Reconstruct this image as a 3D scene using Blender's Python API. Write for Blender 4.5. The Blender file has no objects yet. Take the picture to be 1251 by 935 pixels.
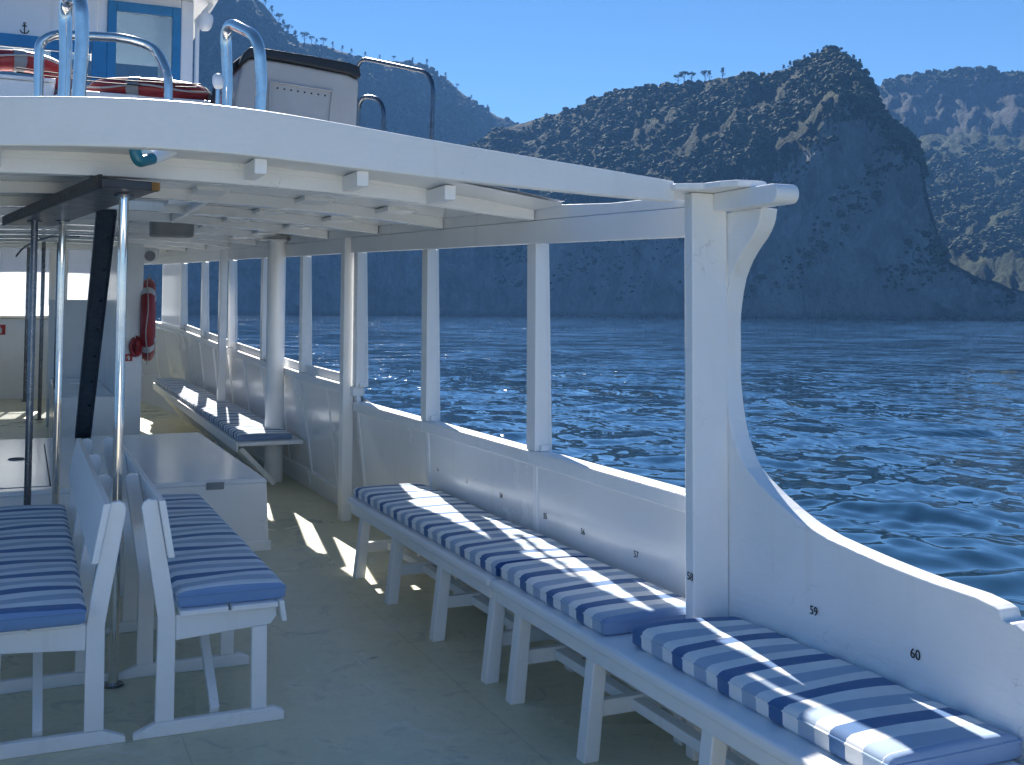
import bpy, bmesh, math, random
import numpy as np
from mathutils import Matrix, Vector

random.seed(7)
RNG = np.random.default_rng(11)
R = math.radians
scene = bpy.context.scene
col = scene.collection

# ------------------------------------------------------------------ camera
# world: X starboard, Y towards the bow, Z up, origin on the deck below the camera
PW, PH, PF = 1251.0, 935.0, 1350.0
YAW, PIT, ROLL, PCY, EYE = R(23.8), R(2.8), R(0.3), 316.2, 1.65
SEA_Z = -0.90
_d = np.array([math.sin(YAW) * math.cos(PIT), math.cos(YAW) * math.cos(PIT), math.sin(PIT)])
_r0 = np.array([math.cos(YAW), -math.sin(YAW), 0.0])
_u0 = np.cross(_r0, _d)
_r = math.cos(ROLL) * _r0 + math.sin(ROLL) * _u0
_u = math.cos(ROLL) * _u0 - math.sin(ROLL) * _r0
CAM = np.array([0.0, 0.0, EYE])
def ray(px, py): return _r * (px - 625.5) / PF + _u * (PCY - py) / PF + _d
def onx(px, py, x):
    v = ray(px, py); return CAM + v * (x / v[0])
def ony(px, py, y):
    v = ray(px, py); return CAM + v * (y / v[1])
def onz(px, py, z):
    v = ray(px, py); return CAM + v * ((z - EYE) / v[2])
cam_data = bpy.data.cameras.new('camera')
cam_data.sensor_width = 36.0
cam_data.lens = 36.0 * PF / PW
cam_data.shift_y = -(PH / 2 - PCY) / PW
cam_data.clip_start = 0.05
cam_data.clip_end = 20000
cam = bpy.data.objects.new('camera', cam_data)
col.objects.link(cam)
cam.matrix_world = Matrix(((_r[0], _u[0], -_d[0], 0), (_r[1], _u[1], -_d[1], 0), (_r[2], _u[2], -_d[2], EYE), (0, 0, 0, 1)))
scene.camera = cam

# ------------------------------------------------------------------ sky and sun
SUN_EL, SUN_AZ = R(35.5), R(8.6)          # azimuth from +Y towards +X
world = bpy.data.worlds.new('World')
scene.world = world
world.use_nodes = True
wn = world.node_tree
bg = wn.nodes['Background']
sky = wn.nodes.new('ShaderNodeTexSky')
sky.sky_type = 'NISHITA'
sky.sun_disc = False
sky.sun_elevation = SUN_EL
sky.sun_rotation = SUN_AZ
sky.air_density = 0.8
sky.dust_density = 0.0
sky.ozone_density = 4.0
hs = wn.nodes.new('ShaderNodeHueSaturation')
hs.inputs['Saturation'].default_value = 1.15
wn.links.new(sky.outputs[0], hs.inputs['Color'])
wn.links.new(hs.outputs[0], bg.inputs['Color'])
bg.inputs['Strength'].default_value = 0.047
sun_data = bpy.data.lights.new('sun', 'SUN')
sun_data.energy = 5.0
sun_data.angle = R(0.53)
sun_data.color = (1.0, 0.95, 0.87)
sun = bpy.data.objects.new('sun', sun_data)
col.objects.link(sun)
_s = Vector((math.sin(SUN_AZ) * math.cos(SUN_EL), math.cos(SUN_AZ) * math.cos(SUN_EL), math.sin(SUN_EL)))
sun.rotation_euler = _s.to_track_quat('Z', 'Y').to_euler()
vs = scene.view_settings
vs.view_transform = 'Standard'
vs.look = 'None'
vs.exposure = 1.38
vs.gamma = 1.0
vs.use_curve_mapping = False
scene.cycles.use_denoising = True
scene.cycles.max_bounces = 12
scene.cycles.diffuse_bounces = 8
scene.cycles.use_adaptive_sampling = True
scene.cycles.adaptive_threshold = 0.02
scene.cycles.volume_bounces = 1
scene.cycles.caustics_reflective = False
scene.cycles.caustics_refractive = False
scene.cycles.sample_clamp_indirect = 6.0
scene.cycles.sample_clamp_direct = 12.0

# ------------------------------------------------------------------ materials
def mat_new(name):
    m = bpy.data.materials.new(name)
    m.use_nodes = True
    nt = m.node_tree
    b = nt.nodes['Principled BSDF']
    return m, nt, b
def N(nt, t, **kw):
    n = nt.nodes.new(t)
    for k, v in kw.items():
        if k.startswith('i_'): n.inputs[k[2:].replace('_', ' ')].default_value = v
        else: setattr(n, k, v)
    return n
def ramp(nt, pts, interp='LINEAR'):
    n = nt.nodes.new('ShaderNodeValToRGB')
    cr = n.color_ramp
    cr.interpolation = interp
    while len(cr.elements) < len(pts): cr.elements.new(0.5)
    for e, (p, c) in zip(cr.elements, pts):
        e.position = p
        e.color = (c[0], c[1], c[2], 1.0)
    return n
def mixc(nt, fac, a, b, blend='MIX'):
    n = nt.nodes.new('ShaderNodeMix')
    n.data_type = 'RGBA'; n.blend_type = blend
    for sock, v in ((n.inputs[0], fac), (n.inputs[6], a), (n.inputs[7], b)):
        if hasattr(v, 'is_output'): nt.links.new(v, sock)
        elif isinstance(v, (int, float)): sock.default_value = v
        else: sock.default_value = (v[0], v[1], v[2], 1.0)
    return n.outputs[2]
def math_n(nt, op, a, b=None, clamp=False):
    n = nt.nodes.new('ShaderNodeMath'); n.operation = op; n.use_clamp = clamp
    for i, v in enumerate((a, b)):
        if v is None: continue
        if hasattr(v, 'is_output'): nt.links.new(v, n.inputs[i])
        else: n.inputs[i].default_value = v
    return n.outputs[0]
def maprange(nt, v, a, b, c=0.0, d=1.0):
    n = nt.nodes.new('ShaderNodeMapRange')
    nt.links.new(v, n.inputs[0])
    for i, x in enumerate((a, b, c, d)): n.inputs[i + 1].default_value = x
    return n.outputs[0]
def world_pos(nt):
    return nt.nodes.new('ShaderNodeNewGeometry').outputs['Position']
def noise(nt, vec, scale, detail=4.0, rough=0.55, dist=0.0):
    n = nt.nodes.new('ShaderNodeTexNoise')
    n.inputs['Scale'].default_value = scale
    n.inputs['Detail'].default_value = detail
    n.inputs['Roughness'].default_value = rough
    n.inputs['Distortion'].default_value = dist
    if vec is not None: nt.links.new(vec, n.inputs['Vector'])
    return n.outputs['Fac']
def bump(nt, b, h, strength=0.2, dist=0.01):
    n = nt.nodes.new('ShaderNodeBump')
    n.inputs['Strength'].default_value = strength
    n.inputs['Distance'].default_value = dist
    nt.links.new(h, n.inputs['Height'])
    nt.links.new(n.outputs[0], b.inputs['Normal'])
    if b.inputs['Coat Weight'].default_value > 0.9: nt.links.new(n.outputs[0], b.inputs['Coat Normal'])

def paint(name, c, rough=0.32, wear=0.35, brush=0.12, coat=0.25, chips=0.0):
    m, nt, b = mat_new(name)
    p = world_pos(nt)
    big = noise(nt, p, 1.7, 5, 0.6)
    fine = noise(nt, p, 26.0, 5, 0.65)
    dirty = (c[0] * 0.84, c[1] * 0.83, c[2] * 0.79)
    f = maprange(nt, big, 0.42, 0.72, 0.0, wear)
    cc = mixc(nt, f, c, dirty)
    f2 = maprange(nt, fine, 0.55, 0.8, 0.0, wear * 0.5)
    cc = mixc(nt, f2, cc, (c[0] * 0.86, c[1] * 0.85, c[2] * 0.82))
    mst = N(nt, 'ShaderNodeMapping'); mst.inputs['Scale'].default_value = (9.0, 9.0, 0.55)
    nt.links.new(p, mst.inputs['Vector'])
    stk = maprange(nt, noise(nt, mst.outputs[0], 1.6, 4, 0.6), 0.60, 0.80, 0.0, 0.30)
    cc = mixc(nt, stk, cc, (c[0] * 0.72, c[1] * 0.66, c[2] * 0.55))
    if chips > 0:
        # hairline cracks and small chips where the paint has come off
        v = N(nt, 'ShaderNodeTexVoronoi', feature='DISTANCE_TO_EDGE')
        v.inputs['Scale'].default_value = 2.3
        mp = N(nt, 'ShaderNodeMapping'); mp.inputs['Scale'].default_value = (1.0, 0.55, 1.6)
        nt.links.new(p, mp.inputs['Vector'])
        nz = N(nt, 'ShaderNodeTexNoise'); nz.inputs['Scale'].default_value = 5.0; nz.inputs['Detail'].default_value = 4
        nt.links.new(p, nz.inputs['Vector'])
        mv = N(nt, 'ShaderNodeVectorMath', operation='MULTIPLY_ADD')
        nt.links.new(nz.outputs['Color'], mv.inputs[0]); mv.inputs[1].default_value = (0.5, 0.5, 0.5)
        nt.links.new(mp.outputs[0], mv.inputs[2])
        nt.links.new(mv.outputs[0], v.inputs['Vector'])
        ed = maprange(nt, v.outputs['Distance'], 0.0, 0.006, 1.0, 0.0)
        gate = maprange(nt, noise(nt, p, 3.1, 3), 0.56, 0.64, 0.0, chips)
        cc = mixc(nt, math_n(nt, 'MULTIPLY', ed, gate), cc, (0.32, 0.32, 0.32))
        ch = maprange(nt, noise(nt, p, 42.0, 6, 0.7), 0.715, 0.735, 0.0, 0.7 * chips)
        cc = mixc(nt, ch, cc, (0.34, 0.35, 0.36))
    nt.links.new(cc, b.inputs['Base Color'])
    rr = maprange(nt, big, 0.3, 0.75, rough * 0.85, rough * 1.25)
    nt.links.new(rr, b.inputs['Roughness'])
    b.inputs['Coat Weight'].default_value = coat
    b.inputs['Coat Roughness'].default_value = 0.16
    mp2 = N(nt, 'ShaderNodeMapping'); mp2.inputs['Scale'].default_value = (9.0, 2.6, 14.0)
    nt.links.new(p, mp2.inputs['Vector'])
    h = noise(nt, mp2.outputs[0], 4.0, 5, 0.6)
    bump(nt, b, h, brush, 0.01)
    return m

def plain(name, c, rough=0.5, metal=0.0, spec=0.5, nscale=18.0, var=0.18, bmp=0.08):
    m, nt, b = mat_new(name)
    p = world_pos(nt)
    n = noise(nt, p, nscale, 5, 0.6)
    cc = mixc(nt, maprange(nt, n, 0.35, 0.7, 0.0, 1.0), c, tuple(x * (1 - var) for x in c))
    nt.links.new(cc, b.inputs['Base Color'])
    b.inputs['Metallic'].default_value = metal
    nt.links.new(maprange(nt, n, 0.3, 0.7, rough * 0.85, min(1.0, rough * 1.2)), b.inputs['Roughness'])
    b.inputs['Specular IOR Level'].default_value = spec
    if bmp: bump(nt, b, n, bmp, 0.006)
    return m

M = {}
M['white'] = paint('white_paint', (0.86, 0.865, 0.87), 0.34, 0.30, 0.10, 0.2)
M['wall'] = paint('white_wall_paint', (0.86, 0.865, 0.87), 0.24, 0.35, 0.05, 0.45, 0.22)
M['worn'] = paint('worn_white_paint', (0.86, 0.865, 0.87), 0.40, 0.45, 0.25, 0.1, 0.5)
M['ceil'] = paint('ceiling_gloss_paint', (0.86, 0.865, 0.87), 0.14, 0.2, 0.05, 0.5)
M['box'] = paint('gloss_box_paint', (0.86, 0.865, 0.87), 0.13, 0.25, 0.12, 0.5, 0.3)
M['bench'] = paint('bench_paint', (0.86, 0.865, 0.87), 0.42, 0.35, 0.12, 0.1, 0.35)
M['steel'] = plain('polished_steel', (0.78, 0.73, 0.67), 0.07, 1.0, 0.5, 30, 0.12, 0.02)
M['darksteel'] = plain('dull_steel', (0.20, 0.21, 0.23), 0.28, 1.0, 0.5, 20, 0.25, 0.03)
M['darkboard'] = plain('dark_board', (0.045, 0.05, 0.06), 0.35, 0.0, 0.5, 14, 0.4, 0.1)
M['rust'] = plain('bare_wood_end', (0.30, 0.17, 0.06), 0.7, 0, 0.3, 40, 0.4, 0.2)
M['ladder'] = plain('ladder_paint', (0.06, 0.075, 0.095), 0.45, 0.3, 0.5, 22, 0.3, 0.05)
M['black'] = plain('black_plastic', (0.018, 0.019, 0.021), 0.5, 0, 0.4, 30, 0.3, 0.1)
M['blackpad'] = plain('black_vinyl', (0.016, 0.018, 0.022), 0.45, 0, 0.5, 60, 0.3, 0.15)
M['console'] = plain('grey_gelcoat', (0.46, 0.45, 0.44), 0.42, 0, 0.5, 6, 0.10, 0.02)
M['red'] = plain('red_vinyl', (0.36, 0.03, 0.035), 0.42, 0, 0.5, 14, 0.25, 0.10)
M['signred'] = plain('sign_red', (0.52, 0.03, 0.03), 0.4, 0, 0.5, 10, 0.1, 0.0)
M['rope'] = plain('grey_rope', (0.55, 0.53, 0.50), 0.8, 0, 0.2, 120, 0.35, 0.3)
M['tape'] = plain('reflective_tape', (0.60, 0.61, 0.62), 0.35, 0.3, 0.5, 30, 0.1, 0.0)
M['blue'] = plain('blue_frame_paint', (0.03, 0.22, 0.46), 0.32, 0, 0.5, 12, 0.15, 0.05)
M['teal'] = plain('teal_hose', (0.02, 0.16, 0.20), 0.3, 0, 0.5, 25, 0.3, 0.1)
M['ink'] = plain('black_ink', (0.03, 0.03, 0.035), 0.6, 0, 0.3, 90, 0.5, 0.0)
M['grey'] = plain('grey_plastic', (0.30, 0.31, 0.32), 0.5, 0, 0.4, 12, 0.15, 0.03)
M['dark'] = plain('dark_opening', (0.02, 0.022, 0.024), 0.8, 0, 0.2, 12, 0.3, 0.0)

def deck_mat():
    m, nt, b = mat_new('deck_paint')
    p = world_pos(nt)
    big = noise(nt, p, 0.9, 6, 0.62, 0.6)
    fine = noise(nt, p, 22.0, 6, 0.7)
    c = mixc(nt, maprange(nt, big, 0.36, 0.66), (0.58, 0.56, 0.385), (0.71, 0.67, 0.49))
    c = mixc(nt, maprange(nt, fine, 0.5, 0.75, 0, 0.5), c, (0.44, 0.43, 0.32))
    wearm = maprange(nt, noise(nt, p, 2.6, 7, 0.7, 0.8), 0.57, 0.68, 0, 0.55)
    c = mixc(nt, wearm, c, (0.78, 0.76, 0.68))
    stain = maprange(nt, noise(nt, p, 5.5, 6, 0.7, 1.2), 0.56, 0.68, 0, 0.6)
    c = mixc(nt, stain, c, (0.36, 0.355, 0.29))
    mps = N(nt, 'ShaderNodeMapping'); mps.inputs['Scale'].default_value = (14.0, 1.1, 1.0); mps.inputs['Rotation'].default_value = (0, 0, 0.4)
    nt.links.new(p, mps.inputs['Vector'])
    scf = maprange(nt, noise(nt, mps.outputs[0], 2.2, 4, 0.6), 0.66, 0.74, 0, 0.5)
    c = mixc(nt, scf, c, (0.80, 0.78, 0.71))
    # faint joints between the deck panels
    sx = N(nt, 'ShaderNodeSeparateXYZ'); nt.links.new(p, sx.inputs[0])
    jx = math_n(nt, 'ABSOLUTE', math_n(nt, 'SUBTRACT', math_n(nt, 'FRACT', math_n(nt, 'MULTIPLY', sx.outputs[0], 0.83)), 0.5))
    jl = maprange(nt, jx, 0.0, 0.004, 0.45, 0.0)
    c = mixc(nt, jl, c, (0.28, 0.29, 0.24))
    nt.links.new(c, b.inputs['Base Color'])
    nt.links.new(maprange(nt, big, 0.3, 0.7, 0.24, 0.46), b.inputs['Roughness'])
    b.inputs['Specular IOR Level'].default_value = 0.4
    bump(nt, b, noise(nt, p, 60.0, 4, 0.6), 0.12, 0.004)
    return m
M['deck'] = deck_mat()

def stripe_mat(name, period, phase, end_lo, end_hi, endcol, pale=(0.80, 0.81, 0.81), navy=(0.055, 0.145, 0.32), mid=(0.36, 0.46, 0.59)):
    # woven awning stripe running across the cushion; plain fabric on its two ends
    m, nt, b = mat_new(name)
    tc = N(nt, 'ShaderNodeTexCoord')
    sx = N(nt, 'ShaderNodeSeparateXYZ'); nt.links.new(tc.outputs['Object'], sx.inputs[0])
    wob = noise(nt, tc.outputs['Object'], 3.0, 2)
    y = math_n(nt, 'ADD', sx.outputs[1], math_n(nt, 'MULTIPLY', wob, 0.012))
    f = math_n(nt, 'FRACT', math_n(nt, 'ADD', math_n(nt, 'DIVIDE', y, period), phase))
    white = pale
    rp = ramp(nt, [(0.0, navy), (0.24, white), (0.47, mid), (0.74, white)], 'CONSTANT')
    nt.links.new(f, rp.inputs[0])
    fab = noise(nt, tc.outputs['Object'], 9.0, 5)
    c = mixc(nt, maprange(nt, fab, 0.4, 0.75, 0, 0.22), rp.outputs[0], (0.30, 0.33, 0.37))
    e1 = math_n(nt, 'LESS_THAN', sx.outputs[1], end_lo)
    e2 = math_n(nt, 'GREATER_THAN', sx.outputs[1], end_hi)
    c = mixc(nt, math_n(nt, 'ADD', e1, e2, True), c, endcol)
    nt.links.new(c, b.inputs['Base Color'])
    b.inputs['Roughness'].default_value = 0.85
    b.inputs['Specular IOR Level'].default_value = 0.2
    b.inputs['Sheen Weight'].default_value = 0.15
    wv = N(nt, 'ShaderNodeTexNoise'); wv.inputs['Scale'].default_value = 320.0
    nt.links.new(tc.outputs['Object'], wv.inputs['Vector'])
    bump(nt, b, wv.outputs['Fac'], 0.25, 0.002)
    return m

def glass_mat(name, tint, refl=0.12, milky=0.0, rough=0.02):
    m, nt, b = mat_new(name)
    nt.nodes.remove(b)
    out = nt.nodes['Material Output']
    tr = N(nt, 'ShaderNodeBsdfTransparent'); tr.inputs[0].default_value = (*tint, 1)
    gl = N(nt, 'ShaderNodeBsdfGlossy'); gl.inputs['Roughness'].default_value = rough
    fr = N(nt, 'ShaderNodeFresnel'); fr.inputs[0].default_value = 1.5
    fac = math_n(nt, 'ADD', fr.outputs[0], refl, True)
    mx = N(nt, 'ShaderNodeMixShader')
    nt.links.new(fac, mx.inputs[0]); nt.links.new(tr.outputs[0], mx.inputs[1]); nt.links.new(gl.outputs[0], mx.inputs[2])
    last = mx.outputs[0]
    if milky:
        tl = N(nt, 'ShaderNodeBsdfTranslucent'); tl.inputs[0].default_value = (0.85, 0.87, 0.88, 1)
        m2 = N(nt, 'ShaderNodeMixShader'); m2.inputs[0].default_value = milky
        nt.links.new(last, m2.inputs[1]); nt.links.new(tl.outputs[0], m2.inputs[2]); last = m2.outputs[0]
    nt.links.new(last, out.inputs['Surface'])
    return m
M['glass'] = glass_mat('window_glass', (0.42, 0.50, 0.55), 0.12)
M['plastic'] = glass_mat('clear_plastic_sheet', (0.85, 0.88, 0.9), 0.05, 0.30, 0.1)

# ------------------------------------------------------------------ mesh helpers
class MB:
    def __init__(s): s.v = []; s.f = []; s.sm = []
    def add(s, vs_, fs, smooth=False):
        o = len(s.v)
        s.v += [tuple(map(float, p)) for p in vs_]
        s.f += [tuple(i + o for i in f) for f in fs]
        s.sm += [smooth] * len(fs)
        return s
    def hexa(s, c):     # 8 corners: bottom four counter-clockwise seen from above, then top four
        return s.add(c, [(3, 2, 1, 0), (4, 5, 6, 7), (0, 1, 5, 4), (1, 2, 6, 5), (2, 3, 7, 6), (3, 0, 4, 7)])
    def box(s, a, b):
        (x0, y0, z0), (x1, y1, z1) = a, b
        x0, x1 = min(x0, x1), max(x0, x1); y0, y1 = min(y0, y1), max(y0, y1); z0, z1 = min(z0, z1), max(z0, z1)
        return s.hexa([(x0, y0, z0), (x1, y0, z0), (x1, y1, z0), (x0, y1, z0), (x0, y0, z1), (x1, y0, z1), (x1, y1, z1), (x0, y1, z1)])
    def bar(s, p, q, w, h, up=(0, 0, 1)):   # square bar from p to q
        p, q = Vector(p), Vector(q)
        d = (q - p).normalized(); side = d.cross(Vector(up))
        if side.length < 1e-4: side = d.cross(Vector((1, 0, 0)))
        side.normalize(); u = side.cross(d).normalized()
        c = []
        for e in (p, q):
            for a, b in ((-1, -1), (1, -1), (1, 1), (-1, 1)): c.append(e + side * (a * w / 2) + u * (b * h / 2))
        return s.add(c, [(3, 2, 1, 0), (4, 5, 6, 7), (0, 1, 5, 4), (1, 2, 6, 5), (2, 3, 7, 6), (3, 0, 4, 7)])
    def prism(s, poly, axis, a, b):         # polygon in the other two axes extruded along axis from a to b
        n = len(poly)
        def mk(p, t):
            if axis == 'x': return (t, p[0], p[1])
            if axis == 'y': return (p[0], t, p[1])
            return (p[0], p[1], t)
        c = [mk(p, a) for p in poly] + [mk(p, b) for p in poly]
        f = [tuple(range(n))[::-1], tuple(range(n, 2 * n))] + [(i, (i + 1) % n, n + (i + 1) % n, n + i) for i in range(n)]
        return s.add(c, f)
    def tube(s, pts, r, n=12, closed=False, rs=None):
        pts = [Vector(p) for p in pts]; m = len(pts)
        ring = []; prev = None
        for i, p in enumerate(pts):
            a = pts[(i - 1) % m] if (closed or i > 0) else p
            b = pts[(i + 1) % m] if (closed or i < m - 1) else p
            t = (b - a).normalized()
            if prev is None:
                u = t.orthogonal().normalized()
            else:
                u = (prev - t * prev.dot(t)).normalized()
            prev = u; w = t.cross(u)
            rr = rs[i] if rs else r
            ring.append([p + (u * math.cos(2 * math.pi * k / n) + w * math.sin(2 * math.pi * k / n)) * rr for k in range(n)])
        vs_ = [q for g in ring for q in g]; fs = []
        for i in range(m if closed else m - 1):
            j = (i + 1) % m
            for k in range(n):
                k2 = (k + 1) % n
                fs.append((i * n + k, i * n + k2, j * n + k2, j * n + k))
        s.add(vs_, fs, True)
        if not closed:
            s.add(ring[0], [tuple(range(n))[::-1]]); s.add(ring[-1], [tuple(range(n))])
        return s
    def grid(s, fn, nu, nv, smooth=True):
        vs_ = [fn(i / nu, j / nv) for j in range(nv + 1) for i in range(nu + 1)]
        fs = [(j * (nu + 1) + i, j * (nu + 1) + i + 1, (j + 1) * (nu + 1) + i + 1, (j + 1) * (nu + 1) + i) for j in range(nv) for i in range(nu)]
        return s.add(vs_, fs, smooth)
    def build(s, name, mat, parent=None, bev=0.0, seg=2, fix=True):
        off = Vector((0, 0, 0))
        q = parent
        while q is not None: off += q.location; q = q.parent
        me = bpy.data.meshes.new(name)
        me.from_pydata([(a - off.x, b - off.y, c - off.z) for a, b, c in s.v], [], s.f)
        me.polygons.foreach_set('use_smooth', s.sm)
        if fix:
            bm = bmesh.new(); bm.from_mesh(me); bmesh.ops.recalc_face_normals(bm, faces=bm.faces[:]); bm.to_mesh(me); bm.free()
        me.materials.append(mat)
        o = bpy.data.objects.new(name, me)
        col.objects.link(o)
        if parent is not None: o.parent = parent
        if bev > 0:
            md = o.modifiers.new('bevel', 'BEVEL'); md.width = bev; md.segments = seg; md.limit_method = 'ANGLE'; md.angle_limit = R(40)
        return o

def empty(name, loc=(0, 0, 0)):
    o = bpy.data.objects.new(name, None); o.location = loc; o.empty_display_size = 0.2
    col.objects.link(o); return o
def tag(o, label=None, cat=None, group=None, kind=None):
    if label: o['label'] = label
    if cat: o['category'] = cat
    if group: o['group'] = group
    if kind: o['kind'] = kind
    return o
def fillet(pts, r, n=6):
    pts = [Vector(p) for p in pts]; out = [pts[0]]
    for i in range(1, len(pts) - 1):
        a, b, c = pts[i - 1], pts[i], pts[i + 1]
        rr = min(r, (a - b).length * 0.45, (c - b).length * 0.45)
        p, q = b + (a - b).normalized() * rr, b + (c - b).normalized() * rr
        for k in range(n + 1):
            t = k / n
            out.append(p * (1 - t) ** 2 + b * 2 * t * (1 - t) + q * t * t)
    out.append(pts[-1]); return out
def text_mesh(txt, size, mw, name, mat, parent):
    cu = bpy.data.curves.new(name, 'FONT'); cu.body = txt; cu.size = size
    cu.align_x = 'CENTER'; cu.align_y = 'CENTER'; cu.extrude = 0.0006
    t = bpy.data.objects.new(name + '_tmp', cu); col.objects.link(t)
    dg = bpy.context.evaluated_depsgraph_get()
    me = bpy.data.meshes.new_from_object(t.evaluated_get(dg)); me.name = name
    bpy.data.objects.remove(t, do_unlink=True); bpy.data.curves.remove(cu)
    me.transform(mw)
    me.materials.clear(); me.materials.append(mat)
    o = bpy.data.objects.new(name, me); col.objects.link(o)
    off = Vector((0, 0, 0)); q = parent
    while q is not None: off += q.location; q = q.parent
    me.transform(Matrix.Translation(-off)); o.parent = parent
    return o

# ------------------------------------------------------------------ vectorised gradient noise
_perm = RNG.permutation(512)
_perm = np.concatenate([_perm, _perm, _perm])
_ga = RNG.uniform(0, 2 * math.pi, 512)
_gx, _gy = np.cos(_ga), np.sin(_ga)
def pnoise(x, y):
    xi = np.floor(x).astype(int); yi = np.floor(y).astype(int)
    xf, yf = x - xi, y - yi
    u = xf ** 3 * (xf * (xf * 6 - 15) + 10); v = yf ** 3 * (yf * (yf * 6 - 15) + 10)
    def g(ix, iy, fx, fy):
        h = _perm[(_perm[ix & 511] + iy) & 511]
        return _gx[h] * fx + _gy[h] * fy
    a = g(xi, yi, xf, yf); b = g(xi + 1, yi, xf - 1, yf)
    c = g(xi, yi + 1, xf, yf - 1); d = g(xi + 1, yi + 1, xf - 1, yf - 1)
    return (a * (1 - u) + b * u) * (1 - v) + (c * (1 - u) + d * u) * v * 1.0
def fbm(x, y, o=5, g=0.5):
    s = 0; a = 1.0
    for i in range(o):
        s = s + a * pnoise(x * 2 ** i + 17.3 * i, y * 2 ** i - 9.1 * i); a *= g
    return s
def ridged(x, y, o=5, g=0.5):
    s = 0; a = 1.0
    for i in range(o):
        s = s + a * (1 - 2 * np.abs(pnoise(x * 2 ** i + 5.7 * i, y * 2 ** i + 31.0 * i))); a *= g
    return s

def np_mesh(name, verts, faces, mat, smooth=True):
    me = bpy.data.meshes.new(name)
    nv, nf = len(verts), len(faces)
    me.vertices.add(nv); me.vertices.foreach_set('co', np.asarray(verts, dtype=np.float32).ravel())
    k = faces.shape[1]
    me.loops.add(nf * k); me.loops.foreach_set('vertex_index', faces.astype(np.int32).ravel())
    me.polygons.add(nf); me.polygons.foreach_set('loop_start', np.arange(0, nf * k, k, dtype=np.int32))
    me.polygons.foreach_set('loop_total', np.full(nf, k, dtype=np.int32))
    me.polygons.foreach_set('use_smooth', np.full(nf, smooth))
    me.update(calc_edges=True)
    me.materials.append(mat)
    o = bpy.data.objects.new(name, me); col.objects.link(o)
    return o
def grid_faces(nr, nc):
    i = np.arange(nr - 1)[:, None] * nc + np.arange(nc - 1)[None, :]
    return np.stack([i, i + 1, i + 1 + nc, i + nc], -1).reshape(-1, 4)

# ================================================================== SEA
def sea_mat():
    m, nt, b = mat_new('sea_water')
    b.inputs['Base Color'].default_value = (0.004, 0.021, 0.034, 1)
    b.inputs['Roughness'].default_value = 0.03
    b.inputs['IOR'].default_value = 1.45
    b.inputs['Coat Weight'].default_value = 1.0
    b.inputs['Coat Roughness'].default_value = 0.02
    b.inputs['Coat IOR'].default_value = 2.2
    p = world_pos(nt)
    mp = N(nt, 'ShaderNodeMapping'); mp.inputs['Scale'].default_value = (1.0, 0.62, 0.0); mp.inputs['Rotation'].default_value = (0, 0, R(-26))
    nt.links.new(p, mp.inputs['Vector'])
    h1 = noise(nt, mp.outputs[0], 0.75, 3, 0.5, 0.4)
    h2 = noise(nt, mp.outputs[0], 2.1, 2, 0.5)
    ln = N(nt, 'ShaderNodeVectorMath', operation='LENGTH'); nt.links.new(p, ln.inputs[0])
    # wind ripples are sheltered close to the hull and stronger on the open bay
    k = maprange(nt, ln.outputs['Value'], 12.0, 48.0, 0.10, 1.0)
    h = math_n(nt, 'ADD', h1, math_n(nt, 'MULTIPLY', h2, 0.22))
    bn = N(nt, 'ShaderNodeBump'); bn.inputs['Strength'].default_value = 1.0; bn.inputs['Distance'].default_value = 0.5
    nt.links.new(math_n(nt, 'MULTIPLY', h, k), bn.inputs['Height'])
    # wave slopes of the open bay, over a wide range of wave lengths
    mpw = N(nt, 'ShaderNodeMapping'); mpw.inputs['Scale'].default_value = (1.0, 1.0, 0.0); nt.links.new(p, mpw.inputs['Vector'])
    nz = N(nt, 'ShaderNodeTexNoise'); nz.inputs['Scale'].default_value = 0.14; nz.inputs['Detail'].default_value = 7.0; nz.inputs['Roughness'].default_value = 0.82
    nt.links.new(mpw.outputs[0], nz.inputs['Vector'])
    sb_ = N(nt, 'ShaderNodeVectorMath', operation='SUBTRACT'); nt.links.new(nz.outputs['Color'], sb_.inputs[0]); sb_.inputs[1].default_value = (0.5, 0.5, 0.5)
    ml = N(nt, 'ShaderNodeVectorMath', operation='MULTIPLY'); nt.links.new(sb_.outputs[0], ml.inputs[0]); ml.inputs[1].default_value = (2.1, 2.1, 0.0)
    sc_ = N(nt, 'ShaderNodeVectorMath', operation='SCALE'); nt.links.new(ml.outputs[0], sc_.inputs[0])
    nt.links.new(maprange(nt, ln.outputs['Value'], 16.0, 60.0, 0.12, 1.0), sc_.inputs['Scale'])
    ad = N(nt, 'ShaderNodeVectorMath', operation='ADD'); nt.links.new(bn.outputs[0], ad.inputs[0]); nt.links.new(sc_.outputs[0], ad.inputs[1])
    nm_ = N(nt, 'ShaderNodeVectorMath', operation='NORMALIZE'); nt.links.new(ad.outputs[0], nm_.inputs[0])
    nt.links.new(nm_.outputs[0], b.inputs['Normal']); nt.links.new(nm_.outputs[0], b.inputs['Coat Normal'])
    return m
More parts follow.
